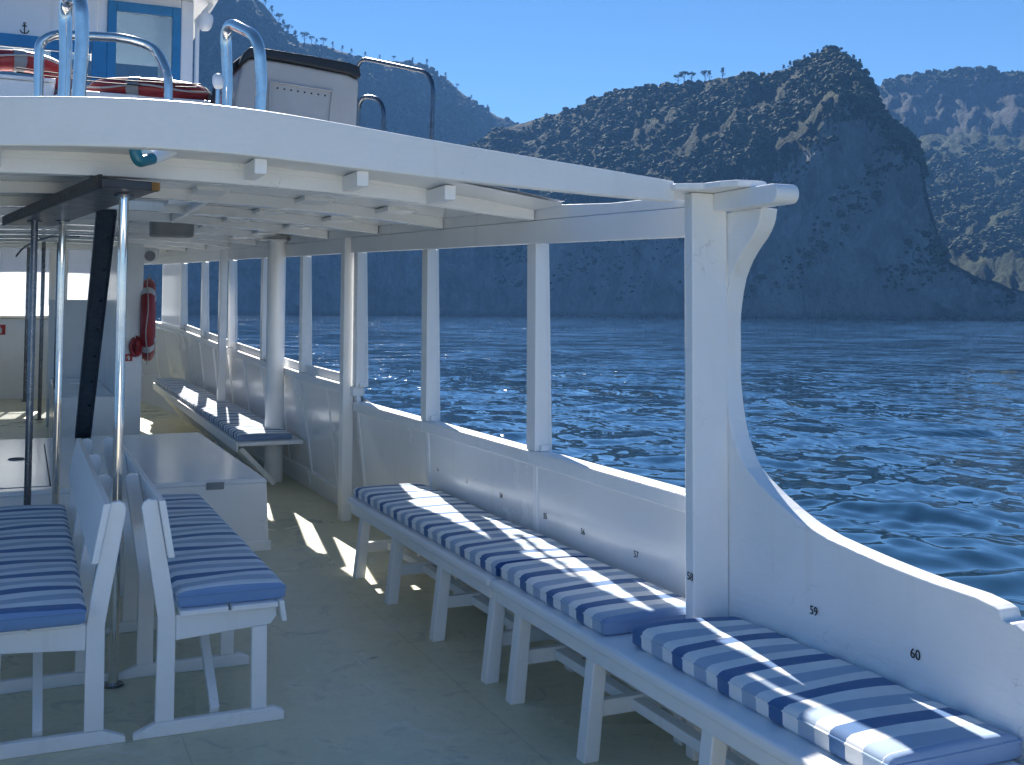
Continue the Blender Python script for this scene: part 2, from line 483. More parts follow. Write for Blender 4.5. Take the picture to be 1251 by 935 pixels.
def sea():
    H = EYE - SEA_Z
    # rings: close together near the boat, then wider with distance; reaches the horizon
    y = np.concatenate([np.linspace(900, 252, 300), np.linspace(250, 21, 300), np.geomspace(20.5, 1.0, 110)])
    dist = H * PF / y
    azf = np.linspace(R(-30), R(62), 620)
    azc = np.concatenate([np.linspace(R(-180), R(-30), 90)[:-1], azf, np.linspace(R(62), R(180), 70)[1:]])
    D, A = np.meshgrid(dist, azc, indexing='ij')
    X, Y = D * np.sin(A), D * np.cos(A)
    Z = np.zeros_like(X)
    wr = np.random.default_rng(5)
    # wind waves of many lengths, bent by a slow warp so that the crests break up
    wx = X + 1.3 * fbm(X * 0.16, Y * 0.16, 2); wy = Y + 1.3 * fbm(X * 0.16 + 40, Y * 0.16 + 7, 2)
    st_ = np.where(D < H * PF / 250, 2.17, 0.77) * D * D / (H * PF)
    for k in range(64):
        L = 0.32 * (2.8 / 0.32) ** (wr.random())
        th = R(62) + wr.normal(0, 0.55)
        amp = 0.0044 * L ** 1.0 * wr.uniform(0.5, 1.2)
        kx, ky = 2 * math.pi / L * math.cos(th), 2 * math.pi / L * math.sin(th)
        fade = np.clip((L / st_ - 2.5) / 2.0, 0, 1)
        Z += amp * np.sin(kx * wx + ky * wy + wr.uniform(0, 6.28)) * fade
    Z += 0.03 * fbm(X * 0.55, Y * 0.55, 3) * np.clip(1.3 - D / 140, 0, 1)
    verts = np.stack([X, Y, SEA_Z + Z], -1).reshape(-1, 3)
    o = np_mesh('sea', verts, grid_faces(len(dist), len(azc))[:, ::-1], sea_mat())
    return tag(o, 'dark blue rippled sea reflecting the sky in pale patches', 'sea', kind='structure')
sea()

# ================================================================== MOUNTAINS
def rock_mat(name, veg_lo, rockc, vegc, grassc, zveg, tall):
    m, nt, b = mat_new(name)
    g = nt.nodes.new('ShaderNodeNewGeometry')
    p = g.outputs['Position']
    sx = N(nt, 'ShaderNodeSeparateXYZ'); nt.links.new(p, sx.inputs[0])
    sn = N(nt, 'ShaderNodeSeparateXYZ'); nt.links.new(g.outputs['Normal'], sn.inputs[0])
    mp = N(nt, 'ShaderNodeMapping'); mp.inputs['Scale'].default_value = (1, 1, 0.45)
    nt.links.new(p, mp.inputs['Vector'])
    n1 = noise(nt, mp.outputs[0], 0.045, 8, 0.62, 0.3)
    n2 = noise(nt, mp.outputs[0], 0.22, 7, 0.65)
    n3 = noise(nt, p, 0.75, 5, 0.6)
    rc = mixc(nt, maprange(nt, n1, 0.36, 0.66), tuple(x * 0.50 for x in rockc), tuple(x * 1.1 for x in rockc))
    rc = mixc(nt, maprange(nt, n2, 0.5, 0.72, 0, 0.6), rc, tuple(x * 1.3 for x in rockc))
    rc = mixc(nt, maprange(nt, n3, 0.52, 0.70, 0, 0.45), rc, tuple(x * 0.55 for x in rockc))
    vc = mixc(nt, maprange(nt, n3, 0.4, 0.66), vegc, tuple(x * 0.42 for x in vegc))
    gm = maprange(nt, noise(nt, p, 0.03, 5, 0.6), 0.54, 0.66)
    vc = mixc(nt, math_n(nt, 'MULTIPLY', gm, maprange(nt, n2, 0.62, 0.40)), vc, grassc)
    at = N(nt, 'ShaderNodeAttribute', attribute_name='cliff')
    up = maprange(nt, at.outputs['Fac'], 0.0, 1.0, 1.0, 0.0)
    hz_ = maprange(nt, sx.outputs[2], zveg - tall, zveg + tall)
    f = math_n(nt, 'ADD', math_n(nt, 'MULTIPLY', up, 1.3), math_n(nt, 'MULTIPLY', hz_, 0.2))
    f = math_n(nt, 'ADD', f, math_n(nt, 'MULTIPLY', math_n(nt, 'SUBTRACT', n2, 0.5), 2.2))
    f = math_n(nt, 'ADD', f, math_n(nt, 'MULTIPLY', math_n(nt, 'SUBTRACT', n1, 0.5), 1.6))
    f = maprange(nt, f, veg_lo, veg_lo + 0.22)
    c = mixc(nt, f, rc, vc)
    wet = maprange(nt, sx.outputs[2], SEA_Z + 0.6, SEA_Z + 4.5, 0.75, 0.0)
    c = mixc(nt, wet, c, (0.05, 0.048, 0.042))
    nt.links.new(c, b.inputs['Base Color'])
    b.inputs['Roughness'].default_value = 0.95
    b.inputs['Specular IOR Level'].default_value = 0.1
    hsum = math_n(nt, 'ADD', math_n(nt, 'MULTIPLY', n2, 3.0), n3)
    bump(nt, b, hsum, 0.9, 2.6)
    return m

def az_of(px): return np.arctan((px - 625.5) / PF) + YAW
def ridge_z(px, py, D):
    # height of a skyline point seen at pixel (px, py) when it stands D metres away
    out = []
    for a, b, c in zip(px, py, D):
        v = ray(a, b); out.append(EYE + v[2] / math.hypot(v[0], v[1]) * c)
    return np.array(out)

def mountain(name, sky_pts, ds_pts, dr_pts, ncol, nrow, profile, seed, gully, rough, mat, label, px_rng, cliff):
    px = np.linspace(px_rng[0], px_rng[1], ncol)
    sp = np.array(sky_pts, float)
    py = np.interp(px, sp[:, 0], sp[:, 1])
    # round the traced corners a little, then give the crest its own small roughness
    k = np.hanning(9); k /= k.sum()
    py = np.convolve(np.pad(py, 4, mode='edge'), k, mode='valid')
    Ds = np.interp(px, *np.array(ds_pts, float).T); Dr = np.interp(px, *np.array(dr_pts, float).T)
    az = az_of(px)
    s = np.cumsum(np.concatenate([[0], np.diff(az) * 0.5 * (Dr[1:] + Dr[:-1])]))
    Ds = Ds + 14 * fbm(s / 60 + seed, s * 0 + 1.7, 4)
    zr = ridge_z(px, py, Dr) + 1.6 * fbm(s / 9 + seed, s * 0 + 4.4, 4)
    t = np.linspace(0, 1, nrow)
    T, S = np.meshgrid(t, s, indexing='ij')
    Hn = profile(T, px[None, :])
    ZR = np.broadcast_to(zr, T.shape)
    Z0 = SEA_Z - 3.0
    Z = Z0 + (ZR - Z0) * Hn
    D = Ds[None, :] + (Dr - Ds)[None, :] * T
    env = np.clip(T / 0.04, 0, 1) * np.clip((1 - T) / 0.10, 0, 1)
    span = (Dr - Ds)[None, :]
    sc = np.maximum(ZR - Z0, 8.0)
    warp = fbm(S / 70 + seed, Z / 90, 3) * 30
    D = D - env * np.minimum(gully, span * 0.22) * (ridged((S + warp + 0.7 * Z) / 75 + seed, Z / 95 + 3, 5, 0.55) - 0.6) * 0.6
    D = D + env * rough * 0.8 * fbm(S / 16 + seed, Z / 13, 4)
    Z = Z + env * np.minimum(rough, sc * 0.08) * fbm(S / 22 + seed * 2, D / 22, 5)
    A = np.broadcast_to(az, T.shape)
    X, Y = D * np.sin(A), D * np.cos(A)
    # the far side falls away behind the crest
    bt = np.linspace(0, 1, 12)[1:]
    XB = np.stack([(Dr + 500 * b_) * np.sin(az) for b_ in bt]); YB = np.stack([(Dr + 500 * b_) * np.cos(az) for b_ in bt])
    ZB = np.stack([Z0 + (zr - Z0) * (1 - b_ ** 1.4) + 3 * fbm(s / 30 + 3 * b_, s * 0 + b_ * 9, 3) * (1 - b_) for b_ in bt])
    V = np.concatenate([np.stack([X, Y, Z], -1), np.stack([XB, YB, ZB], -1)], 0)
    o = np_mesh(name, V.reshape(-1, 3), grid_faces(V.shape[0], ncol)[:, ::-1], mat)
    cl = np.clip(cliff(T, px[None, :]) + 0 * T, 0, 1)
    at = o.data.attributes.new('cliff', 'FLOAT', 'POINT')
    at.data.foreach_set('value', np.concatenate([cl.ravel(), np.zeros((V.shape[0] - nrow) * ncol)]).astype(np.float32))
    tag(o, label, 'mountain', kind='structure')
    return V[:nrow], T, px, py, Dr

def prof_cliff(T, px):
    c = np.interp(px, [480, 560, 620, 850, 980, 1060, 1120], [0.95, 0.8, 0.45, 0.48, 0.62, 0.80, 0.9])
    return c * np.clip(T / 0.2, 0, 1) ** 0.9 + (1 - c) * np.clip((T - 0.2) / 0.8, 0, 1) ** 0.95
def prof_slope(T, px):
    return 0.22 * np.clip(T / 0.1, 0, 1) ** 0.8 + 0.78 * np.clip((T - 0.1) / 0.9, 0, 1) ** 1.05
def prof_upper(T, px):
    return 0.58 * np.clip(T / 0.62, 0, 1) + 0.12 * np.clip((T - 0.62) / 0.2, 0, 1) + 0.30 * np.clip((T - 0.82) / 0.14, 0, 1) ** 0.8

ROCK = (0.14, 0.145, 0.135)
rm_left = rock_mat('left_mountain_rock', 0.36, ROCK, (0.05, 0.066, 0.03), (0.15, 0.15, 0.075), 120, 120)
rm_main = rock_mat('headland_rock', 0.40, (0.30, 0.31, 0.30), (0.028, 0.041, 0.019), (0.075, 0.085, 0.036), 105, 45)
rm_back = rock_mat('back_ridge_rock', 0.40, (0.085, 0.087, 0.085), (0.03, 0.045, 0.02), (0.07, 0.085, 0.035), 150, 90)

L1 = mountain('mountain',
    [(-900, 200), (-500, 90), (-200, 20), (0, -20), (150, -45), (245, -45), (300, -8), (312, 0), (330, 20), (352, 50), (395, 57), (440, 71), (520, 79), (532, 92), (545, 97), (560, 112), (600, 139), (640, 158), (720, 190), (800, 230), (900, 290)],
    [(-900, 500), (0, 700), (430, 1150), (900, 1250)], [(-900, 1000), (0, 1250), (300, 1350), (640, 1650), (900, 1800)],
    620, 150, prof_slope, 3.0, 70, 16, rm_left, 'steep hazy mountainside with dark scrub behind the boat roof', (-900, 900), lambda T, p: 0.55 * (T < 0.12) + 0.25)
M2 = mountain('back_ridge',
    [(950, 260), (1000, 190), (1040, 150), (1078, 109), (1110, 98), (1150, 95), (1195, 91), (1251, 99), (1400, 90), (1700, 60), (2000, 130)],
    [(950, 950), (1251, 760), (2000, 560)], [(950, 1500), (1251, 1350), (2000, 900)],
    460, 150, prof_upper, 21.0, 26, 7, rm_back, 'far ridge with a pale cliff band and wooded slope below', (950, 2000), lambda T, p: np.clip((T - 0.78) / 0.05, 0, 1) * np.clip((0.97 - T) / 0.03, 0, 1))
M1 = mountain('headland',
    [(-250, 318), (-100, 300), (180, 294), (400, 288), (470, 276), (520, 230), (560, 190), (600, 160), (637, 150), (668, 142), (700, 133), (740, 114), (770, 109), (800, 106), (850, 100), (880, 97), (905, 91), (925, 92), (948, 94), (965, 85), (1000, 69), (1022, 64), (1043, 73), (1058, 88), (1068, 104), (1076, 128), (1088, 150), (1108, 170), (1124, 190), (1130, 222), (1138, 255), (1150, 296), (1162, 322), (1190, 338), (1230, 350), (1300, 368), (1400, 385)],
    [(-250, 640), (180, 700), (470, 750), (640, 765), (836, 650), (1000, 600), (1080, 575), (1150, 545), (1300, 525), (1400, 520)], [(-250, 690), (180, 752), (470, 830), (640, 1000), (836, 820), (1022, 710), (1100, 645), (1164, 585), (1300, 555), (1400, 545)],
    900, 240, prof_cliff, 9.0, 13, 6.5, rm_main, 'rocky headland with a pale shaded cliff falling to the water', (-250, 1400), lambda T, p: np.clip((np.interp(p, [540, 620, 900, 1010], [0.5, 0.21, 0.22, 0.25]) - T) / 0.10, 0, 1))

# ------------------------------------------------------------------ scrub and woods on the mountains
def leaf_mat(name, c):
    m, nt, b = mat_new(name)
    p = world_pos(nt)
    n = noise(nt, p, 0.11, 4, 0.6)
    n2 = noise(nt, p, 1.1, 4, 0.6)
    cc = mixc(nt, maprange(nt, n, 0.35, 0.66), tuple(x * 0.55 for x in c), tuple(x * 1.25 for x in c))
    cc = mixc(nt, maprange(nt, n2, 0.45, 0.7, 0, 0.7), cc, tuple(x * 0.4 for x in c))
    nt.links.new(cc, b.inputs['Base Color'])
    b.inputs['Roughness'].default_value = 0.9
    b.inputs['Specular IOR Level'].default_value = 0.15
    return m
M['leaf'] = leaf_mat('scrub_leaves', (0.040, 0.056, 0.026))
M['pine'] = leaf_mat('pine_needles', (0.045, 0.07, 0.028))
M['shore_rock'] = plain('shore_boulders', (0.11, 0.11, 0.105), 0.9, 0, 0.2, 0.6, 0.5, 0.2)
M['bark'] = plain('bark', (0.10, 0.075, 0.055), 0.9, 0, 0.2, 2.0, 0.4, 0.2)

_ico = bmesh.new(); bmesh.ops.create_icosphere(_ico, subdivisions=2, radius=1.0)
ICO_V = np.array([v.co[:] for v in _ico.verts]); ICO_F = np.array([[v.index for v in f.verts] for f in _ico.faces]); _ico.free()
_ico = bmesh.new(); bmesh.ops.create_icosphere(_ico, subdivisions=1, radius=1.0)
ICO1_V = np.array([v.co[:] for v in _ico.verts]); ICO1_F = np.array([[v.index for v in f.verts] for f in _ico.faces]); _ico.free()
def scrub(name, layer, count, rlo, rhi, tlo, thi, pxlo, pxhi, label, seed, clump=0.0, vt=None):
    V, T, px, py, Dr = layer
    rg = np.random.default_rng(seed)
    nr, nc = T.shape
    vs_, fs = [], []; o = 0; tries = 0; made = 0
    ci0, ci1 = np.searchsorted(px, pxlo), min(nc - 1, np.searchsorted(px, pxhi))
    while made < count and tries < count * 12:
        tries += 1
        i = rg.integers(int(tlo * (nr - 1)), int(thi * (nr - 1)) + 1); j = rg.integers(ci0, ci1)
        p = V[i, j]
        if p[2] < 6: continue
        nn = float(pnoise(np.array([p[0] / 38.0]), np.array([p[1] / 38.0 + p[2] / 30.0]))[0])
        if nn < clump + rg.normal(0, 0.12): continue
        r = rlo * (rhi / rlo) ** (rg.random() ** 1.6)
        c = ICO1_V if r < 1.9 else ICO_V
        F = ICO1_F if r < 1.9 else ICO_F
        q = c * (1 + 0.42 * rg.normal(0, 0.6, (len(c), 1)))
        q = q * np.array([r * rg.uniform(0.8, 1.3), r * rg.uniform(0.8, 1.3), r * rg.uniform(0.6, 0.95)]) + p + np.array([0, 0, r * 0.35])
        vs_.append(q); fs.append(F + o); o += len(c); made += 1
    ob = np_mesh(name, np.concatenate(vs_), np.concatenate(fs), M['leaf'], False)
    return tag(ob, label, 'scrub', kind='stuff')
scrub('scrub', M1, 8000, 0.8, 3.0, 0.2, 0.995, 560, 1130, 'dark green scrub covering the upper slopes of the headland', 1, -0.10)
scrub('cliff_bushes', M1, 1000, 0.7, 2.3, 0.03, 0.22, 600, 1240, 'scattered dark bushes clinging to the headland cliff', 2, 0.12)
scrub('mountain_scrub', L1, 2600, 1.6, 5.0, 0.3, 0.998, 230, 660, 'dark trees and scrub on the hazy mountainside behind the roof deck', 3, -0.05)
scrub('wood', M2, 3000, 1.4, 4.0, 0.2, 0.63, 1060, 1320, 'dense wood on the slope below the far ridge', 4, -0.15)
scrub('ridge_wood', M2, 360, 1.8, 4.4, 0.93, 1.0, 1070, 1320, 'line of dark trees along the crest of the far ridge', 5, -0.3)

def shore_rocks(layer, count, pxlo, pxhi, seed):
    V, T, px, py, Dr = layer
    rg = np.random.default_rng(seed); vs_, fs = [], []; o = 0
    row0 = V[:6]
    for k in range(count):
        j = rg.integers(np.searchsorted(px, pxlo), np.searchsorted(px, pxhi))
        col_ = V[:, j]; i = int(np.argmax(col_[:, 2] > SEA_Z))
        p = col_[i].copy(); r = 0.5 * (2.6 / 0.5) ** (rg.random() ** 2.2)
        q = p[:2] * (1 - rg.uniform(0, 5) / np.hypot(p[0], p[1]))
        c = ICO_V * (1 + 0.16 * rg.normal(0, 1, (len(ICO_V), 1))) * np.array([rg.uniform(.8, 1.5), rg.uniform(.8, 1.5), rg.uniform(.5, .9)]) * r
        vs_.append(c + np.array([q[0], q[1], SEA_Z + 0.1 * r])); fs.append(ICO_F + o); o += len(c)
    ob = np_mesh('shore_rocks', np.concatenate(vs_), np.concatenate(fs), M['shore_rock'], False)
    tag(ob, 'fallen boulders along the foot of the headland cliff', 'rocks', kind='stuff')
shore_rocks(M1, 420, 500, 1330, 8)

# ------------------------------------------------------------------ single pines on the skylines
def pine_mesh(seed, umbrella):
    rg = random.Random(seed)
    tr = MB(); lean = rg.uniform(-0.06, 0.06)
    top = 0.62 if umbrella else 0.85
    path = [(lean * t * 1.2 + 0.02 * math.sin(5 * t), 0.015 * math.cos(4 * t), t * top) for t in (-0.12, 0, 0.25, 0.5, 0.75, 1.0)]
    tr.tube(path, 0.03, 6, rs=[0.04, 0.036, 0.03, 0.025, 0.018, 0.010])
    cr = MB()
    for k in range(7):
        a = k * 2.4 + rg.random(); z0 = top * rg.uniform(0.5, 0.92)
        L = 0.30 * (1.0 if umbrella else (1.15 - z0))
        e = (math.cos(a) * L + lean, math.sin(a) * L, z0 + 0.16)
        tr.tube([(lean * z0, 0, z0), ((e[0] + lean * z0) / 2, e[1] / 2, z0 + 0.07), e], 0.01, 5, rs=[0.014, 0.010, 0.005])
    # the crown is made of many small needle tufts in uneven clumps
    for c in range(15):
        a = rg.uniform(0, 6.28)
        if umbrella: rr = 0.34 * math.sqrt(rg.random()); z0 = 0.70 + 0.16 * rg.random() - 0.25 * rr
        else:
            z0 = rg.uniform(0.35, 0.98); rr = (1.08 - z0) * 0.42 * math.sqrt(rg.random())
        cx, cy = math.cos(a) * rr + lean, math.sin(a) * rr
        for q in range(16):
            d = Vector((rg.gauss(0, 1), rg.gauss(0, 1), rg.gauss(0, 0.7))).normalized() * rg.uniform(0.03, 0.12)
            s_ = rg.uniform(0.025, 0.055)
            n = Vector((rg.gauss(0, 1), rg.gauss(0, 1), rg.gauss(0, 1))).normalized(); t = n.orthogonal().normalized(); w = n.cross(t)
            P = Vector((cx, cy, z0)) + d
            cr.add([P + t * s_, P + w * s_ * 0.8, P - t * s_, P - w * s_ * 0.8], [(0, 1, 2, 3)])
    return tr, cr
_protos = []
for k in range(4):
    tr, cr = pine_mesh(40 + k, k % 2 == 0)
    meshes = []
    for mb, nm, mt in ((tr, 'trunk', M['bark']), (cr, 'crown', M['pine'])):
        me = bpy.data.meshes.new(nm); me.from_pydata(mb.v, [], mb.f); me.materials.append(mt); meshes.append(me)
    _protos.append(meshes)
def pine(layer, px_, h, k, label, group, dt=0):
    V, T, px, py, Dr = layer
    j = int(np.searchsorted(px, px_)); p = V[-1 - dt, j]
    t = empty('pine_tree', (p[0], p[1], p[2] - 0.3))
    t.rotation_euler.z = random.uniform(0, 6.28); t.scale = (h, h, h)
    tag(t, label, 'tree', group)
    for me, nm in zip(_protos[k], ('trunk', 'crown')):
        o = bpy.data.objects.new(nm, me); col.objects.link(o); o.parent = t
for x, h, k in ((828, 9, 0), (836, 11, 2), (845, 9, 0), (862, 9.5, 2), (867, 7, 1), (884, 8, 1)):
    pine(M1, x, h, k, 'dark umbrella pine on the grassy shoulder below the rocky summit', 'pines on the grassy shoulder')
for x, h, k in ((958, 5, 1), (966, 6, 3), (975, 5, 0), (984, 5.5, 1), (993, 6, 2), (1001, 5, 3), (1008, 5, 1), (1014, 6.5, 0), (1021, 5, 3), (1028, 6, 2), (1034, 5, 2), (1044, 5.5, 1), (1052, 6, 3), (1061, 6, 1), (1068, 5, 0)):
    pine(M1, x, h, k, 'small pine clinging to the crest of the highest rocky summit', 'pines on the rocky summit')
for x, h, k in ((318, 10, 1), (326, 12, 3), (334, 15, 0), (341, 13, 3), (347, 17, 2), (354, 15, 1), (366, 17, 0), (374, 12, 2), (382, 9, 3), (389, 13, 0), (400, 9, 1), (412, 9, 3), (425, 8, 1), (441, 9, 3), (458, 8, 1), (478, 9, 2), (500, 9, 1), (517, 10, 3), (540, 9, 1), (556, 9, 2), (573, 8, 3), (592, 9, 1)):
    pine(L1, x, h, k, 'pine on the steep hazy mountain ridge behind the roof deck console', 'pines on the hazy ridge')
for x, h, k in ((1084, 6, 1), (1093, 7, 3), (1101, 7, 2), (1110, 6, 1), (1119, 8, 3), (1128, 9, 0), (1136, 8, 2), (1147, 10, 0), (1156, 9, 3), (1166, 10, 2), (1176, 11, 0), (1187, 12, 2), (1198, 12, 0), (1209, 10, 1), (1222, 9, 2), (1233, 10, 0), (1244, 9, 2)):
    pine(M2, x, h, k, 'dark pine in the row along the crest of the far ridge', 'pines on the far ridge')

# ------------------------------------------------------------------ haze
def haze():
    m = bpy.data.materials.new('haze_air'); m.use_nodes = True; nt = m.node_tree
    nt.nodes.remove(nt.nodes['Principled BSDF'])
    pv = nt.nodes.new('ShaderNodeVolumePrincipled')
    pv.inputs['Color'].default_value = (0.20, 0.48, 1.0, 1)
    pv.inputs['Density'].default_value = 0.00016
    pv.inputs['Anisotropy'].default_value = 0.0
    nt.links.new(pv.outputs[0], nt.nodes['Material Output'].inputs['Volume'])
    b = MB().box((-3550, -3550, SEA_Z - 6.0), (3550, 3550, 460))
    o = b.build('haze', m)
    tag(o, 'thin blue haze in the air over the bay', 'haze', kind='stuff')
    m.cycles.homogeneous_volume = True if hasattr(m.cycles, 'homogeneous_volume') else None
haze()

# ================================================================== BOAT
CX = 0.41                                   # centre line of the boat
PY = [3.55, 5.28, 6.92, 8.50, 10.09, 11.65, 13.22, 14.79, 16.36, 17.95]   # frame stations
def lin(tab):
    a = np.array(tab, float)
    return lambda y: float(np.interp(y, a[:, 0], a[:, 1]))
Xr = lin([(-3, 2.36), (0, 2.42), (2, 2.455), (3.55, 2.455), (5.3, 2.445), (6.95, 2.425), (8.5, 2.40), (10.1, 2.335), (11.65, 2.28), (13.2, 2.205), (14.8, 2.115), (16.36, 2.05), (17.95, 1.89), (19.7, 1.55)])
ZB = lin([(3.55, 1.95), (5.385, 2.017), (6.95, 2.067), (8.52, 2.120), (10.09, 2.161), (11.65, 2.21), (13.2, 2.25), (14.8, 2.29), (16.36, 2.33), (19.7, 2.42)])
ZR_ = lin([(3.55, 0.925), (8.49, 0.945), (8.51, 1.06), (10.1, 1.094), (11.65, 1.15), (13.2, 1.225), (14.8, 1.315), (16.36, 1.395), (19.7, 1.56)])
LEAN = lin([(-3, 0.0), (6.0, 0.02), (9.0, 0.13), (20, 0.14)])
DK = lin([(-3, 0.0), (9.0, 0.0), (20.5, 0.23)])      # deck level, rising gently to the bow
def mir(x, s): return x if s > 0 else 2 * CX - x
def wx(y, z): return Xr(y) + (0.93 - z) * LEAN(y)

boat = tag(empty('tour_boat', (CX, 0, 0)), 'white wooden excursion boat with open windows, benches and a roof deck', 'boat')

def strip(fn_lo, fn_hi, ys):   # quads between two polylines
    mb = MB()
    return mb
# --- deck
d = MB()
ys = list(np.linspace(-6.5, 8.5, 11)) + list(np.linspace(9, 20.2, 10))
L = [(mir(Xr(y) + 0.10 + 0.93 * LEAN(y), -1), y, DK(y)) for y in ys]; Rr_ = [(Xr(y) + 0.10 + 0.93 * LEAN(y), y, DK(y)) for y in ys]
n = len(ys)
d.add(L + Rr_, [(i, n + i, n + i + 1, i + 1) for i in range(n - 1)])
d.add([(a, b, c - 0.06) for a, b, c in L + Rr_], [(i + 1, n + i + 1, n + i, i) for i in range(n - 1)])
deck = d.build('deck', M['deck'], boat, fix=False)
tag(deck, 'grey green painted deck with worn patches')

# --- hull outside, from the rail down below the water
for s in (1, -1):
    h = MB()
    ys = list(np.linspace(-6.5, 19.7, 28))
    def ztop(y): return (0.80 if y < 3.5 else ZR_(y) - 0.03)
    rows = []
    for y in ys:
        x = Xr(y)
        fl = max(0.0, (y - 12)) * 0.03
        rows.append([(mir(x + 0.0835, s), y, ztop(y)), (mir(x + 0.125 - fl * 0.3, s), y, 0.35), (mir(x + 0.10 - fl, s), y, -0.35), (mir(x - 0.10 - fl * 1.5, s), y, -0.95), (mir(x - 0.6 - fl * 2, s), y, -1.4)])
    vs_ = [p for r_ in rows for p in r_]
    h.add(vs_, [(i * 5 + k, i * 5 + k + 1, (i + 1) * 5 + k + 1, (i + 1) * 5 + k) for i in range(len(ys) - 1) for k in range(4)], True)
    h.build('hull_side', M['white'], boat)
tr = MB(); xa = Xr(-3) + 0.12
tr.box((mir(xa, -1), -6.58, -1.2), (xa, -6.5, 0.80)); tr.build('transom', M['white'], boat, 0.01)
bw = MB(); xb = Xr(19.7) + 0.12
bw.add([(mir(xb, -1), 19.75, -1.3), (xb, 19.75, -1.3), (CX, 23.6, -1.3), (mir(xb, -1), 19.75, 1.5), (xb, 19.75, 1.5), (CX, 24.6, 1.75)], [(0, 2, 1), (3, 4, 5), (0, 1, 4, 3), (1, 2, 5, 4), (2, 0, 3, 5)])
bw.build('bow', M['white'], boat)

# --- bulwarks: framed panels between the stations, battens on the joints, rail on top
for s in (1, -1):
    bul = empty('bulwark', (mir(2.45, s), 8.0, 0.0)); bul.parent = boat; bul.location = (mir(2.45, s) - CX, 8.0, 0.0)
    tag(bul, 'white painted starboard bulwark with seat numbers' if s > 0 else 'white painted port bulwark')
    st = PY + [19.7]
    for i in range(len(st) - 1):
        y0, y1 = st[i] + (0.0 if i else -0.02), st[i + 1]
        zt0, zt1 = ZR_(y0 + 0.02) - 0.07, ZR_(y1 - 0.02) - 0.07
        p = MB()
        c = []
        for (yy, zz) in ((y0, DK(y0)), (y1, DK(y1)), (y1, zt1), (y0, zt0)):
            c.append((mir(wx(yy, zz) + 0.025, s), yy, zz)); 
        c2 = [(a + (0.03 if s > 0 else -0.03), b, z) for a, b, z in c]
        p.add(c + c2, [(0, 1, 2, 3), (7, 6, 5, 4), (0, 4, 5, 1), (1, 5, 6, 2), (2, 6, 7, 3), (3, 7, 4, 0)])
        p.build('wall_panel', M['wall'], bul)
        # vertical batten on the joint
        if i > 0:
            b_ = MB(); yy = st[i]
            for z0, z1 in ((DK(yy) + 0.02, ZR_(yy - 0.02) - 0.075),):
                xa, xb = wx(yy, z0) + 0.014, wx(yy, z1) + 0.014
                q = [(mir(xa, s), yy - 0.022, z0), (mir(xa + 0.03, s), yy - 0.022, z0), (mir(xa + 0.03, s), yy + 0.022, z0), (mir(xa, s), yy + 0.022, z0),
                     (mir(xb, s), yy - 0.022, z1), (mir(xb + 0.03, s), yy - 0.022, z1), (mir(xb + 0.03, s), yy + 0.022, z1), (mir(xb, s), yy + 0.022, z1)]
                b_.hexa(q)
            b_.build('batten', M['white'], bul, 0.005)
        # extra batten half way along the forward panels
        if i >= 3:
            yy = (st[i] + st[i + 1]) / 2; z0, z1 = DK(yy) + 0.16, ZR_(yy) - 0.075
            xa, xb = wx(yy, z0) + 0.016, wx(yy, z1) + 0.016
            MB().hexa([(mir(xa, s), yy - 0.014, z0), (mir(xa + 0.03, s), yy - 0.014, z0), (mir(xa + 0.03, s), yy + 0.014, z0), (mir(xa, s), yy + 0.014, z0),
                       (mir(xb, s), yy - 0.014, z1), (mir(xb + 0.03, s), yy - 0.014, z1), (mir(xb + 0.03, s), yy + 0.014, z1), (mir(xb, s), yy + 0.014, z1)]).build('batten', M['white'], bul, 0.004)
            # skirting along the deck
            ya, yb = st[i] + 0.03, st[i + 1] - 0.03
            MB().hexa([(mir(wx(ya, 0) - 0.012, s), ya, DK(ya) + 0.03), (mir(wx(ya, 0) + 0.03, s), ya, DK(ya) + 0.03), (mir(wx(yb, 0) + 0.03, s), yb, DK(yb) + 0.03), (mir(wx(yb, 0) - 0.012, s), yb, DK(yb) + 0.03),
                       (mir(wx(ya, .15) - 0.012, s), ya, DK(ya) + 0.16), (mir(wx(ya, .15) + 0.03, s), ya, DK(ya) + 0.16), (mir(wx(yb, .15) + 0.03, s), yb, DK(yb) + 0.16), (mir(wx(yb, .15) - 0.012, s), yb, DK(yb) + 0.16)]).build('skirting_board', M['white'], bul, 0.006)
        # rail: one length per bay, butted at the posts
        ra = MB(); y0r, y1r = (3.585 if i == 0 else st[i] + 0.0015), st[i + 1] - 0.0015
        def rc(yy, e, inx, outx, lo, hi):
            return [(mir(Xr(yy) + inx, s), yy, ZR_(yy + e) + lo), (mir(Xr(yy) + outx, s), yy, ZR_(yy + e) + lo), (mir(Xr(yy) + outx, s), yy, ZR_(yy + e) + hi), (mir(Xr(yy) + inx, s), yy, ZR_(yy + e) + hi)]
        a0, a1 = rc(y0r, 0.02, -0.012, 0.083, -0.075, 0.0), rc(y1r, -0.02, -0.012, 0.083, -0.075, 0.0)
        ra.add(a0 + a1, [(0, 1, 2, 3), (7, 6, 5, 4), (0, 4, 5, 1), (1, 5, 6, 2), (2, 6, 7, 3), (3, 7, 4, 0)])
        ra.build('top_rail', M['worn'], bul, 0.008)
        if i >= 3 and i < 8:
            # low sill board standing on the forward rail
            yq0, yq1 = st[i] + 0.075, st[i + 1] - 0.065
            a0, a1 = rc(yq0, 0.0, 0.035, 0.06, -0.002, 0.075), rc(yq1, 0.0, 0.035, 0.06, -0.002, 0.075)
            MB().add(a0 + a1, [(0, 1, 2, 3), (7, 6, 5, 4), (0, 4, 5, 1), (1, 5, 6, 2), (2, 6, 7, 3), (3, 7, 4, 0)]).build('window_sill', M['white'], bul, 0.005)
